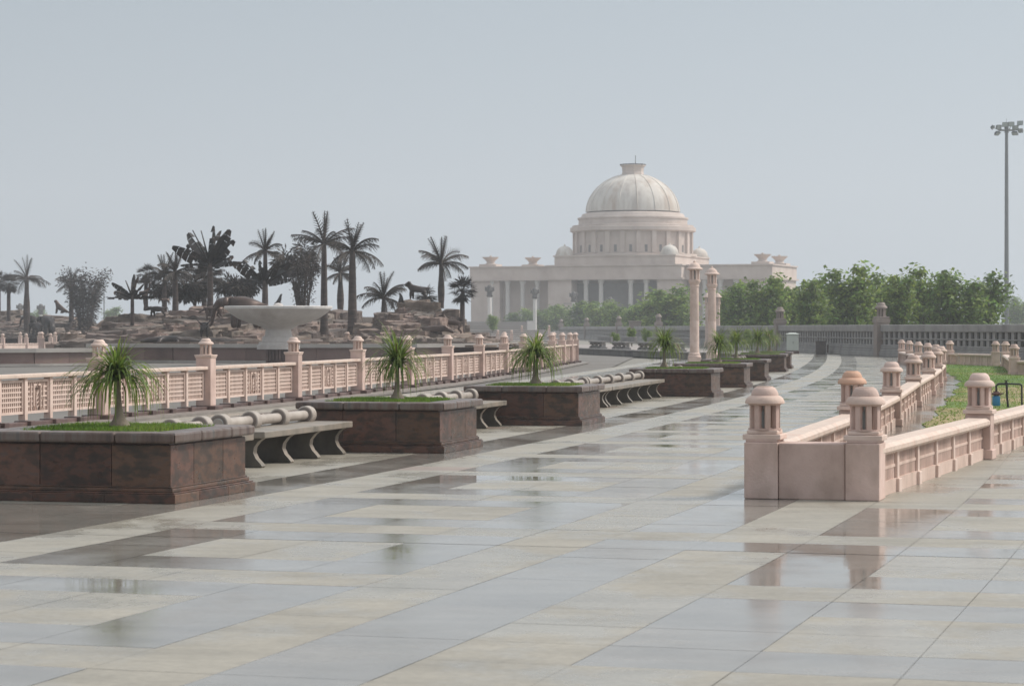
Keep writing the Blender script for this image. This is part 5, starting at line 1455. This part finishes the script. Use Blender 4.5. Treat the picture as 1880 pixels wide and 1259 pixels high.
N = {'b': (0, 0, .5, .2), 'c': (.08, 0, .75, .17), 'hd': (.16, 0, 1.0, .11), 'bk': (.28, 0, .96, .04), 't1': (-.2, 0, .3, .12), 't2': (-.45, 0, .08, .1), 'l': (.05, .1, .2, .06), 'l2': (.1, .1, .03, .05), 'r': (.05, -.1, .2, .06), 'r2': (.1, -.1, .03, .05)}
E_ = [('b', 'c'), ('c', 'hd'), ('hd', 'bk'), ('b', 't1'), ('t1', 't2'), ('b', 'l'), ('l', 'l2'), ('b', 'r'), ('r', 'r2')]
put_animal('bronze_eagle', 'bronze perched eagle between the fountain bowl plant and the bamboo', 513, 561, 142, 20, N, E_, 21, 1.0)
# fallen crocodile-like log on the islet front
N = {'a': (-1.2, 0, .08, .04), 'b': (-.6, .05, .12, .09), 'c': (0, 0, .18, .16), 'd': (.5, 0, .18, .15), 'e': (.8, 0, .17, .10), 'f': (1.15, .03, .12, .05)}
E_ = [('a', 'b'), ('b', 'c'), ('c', 'd'), ('d', 'e'), ('e', 'f')]
for s, sd in (('l', 1), ('r', -1)):
    for nm, x, pr in (('p', .5, 'd'), ('q', -.1, 'c')):
        N[nm + s] = (x + .06, .24 * sd, .12, .05); N[nm + s + '2'] = (x + .14, .28 * sd, .03, .045); E_ += [(pr, nm + s), (nm + s, nm + s + '2')]
body('bronze_crocodile', 'bronze crocodile lying at the foot of the broad rock mound', 'animal sculpture', (X_(322, 117), 117, .78), R(200), N, E_, None, 1.5)

# thin lamp posts far off
Yl = 300.0
c = thing('street_lamp', 'thin distant street lamp right of the bamboo clump', 'street lamp', (X_(191, Yl), Yl, 0))
mb = MB(); hh = Z_(527, Yl); mb.tube([(0, 0, 0), (0, 0, hh - .3), (-.3, 0, hh), (-.8, 0, hh + .05)], [.09, .06, .045, .04], 6); mb.build('pole', M_galv, c)
mb = MB(); mb.box(-1.0, 0, hh + .05, .5, .2, .1); mb.build('lamp_head', M_galv, c)

# ------------------------------------------------------------------ hazy air
hz_ = MB(); hz_.box(0, 330, 20.0, 900, 780, 44.0)
hm = bpy.data.materials.new('haze'); hm.use_nodes = True
hn, hl = hm.node_tree.nodes, hm.node_tree.links
hn.clear()
ho = hn.new('ShaderNodeOutputMaterial'); pv = hn.new('ShaderNodeVolumePrincipled')
pv.inputs['Color'].default_value = (.86, .90, .95, 1)
pv.inputs['Density'].default_value = 0.00058
pv.inputs['Anisotropy'].default_value = 0.0
hl.new(pv.outputs[0], ho.inputs['Volume'])
tag(hz_.build('haze', hm), kind='stuff')
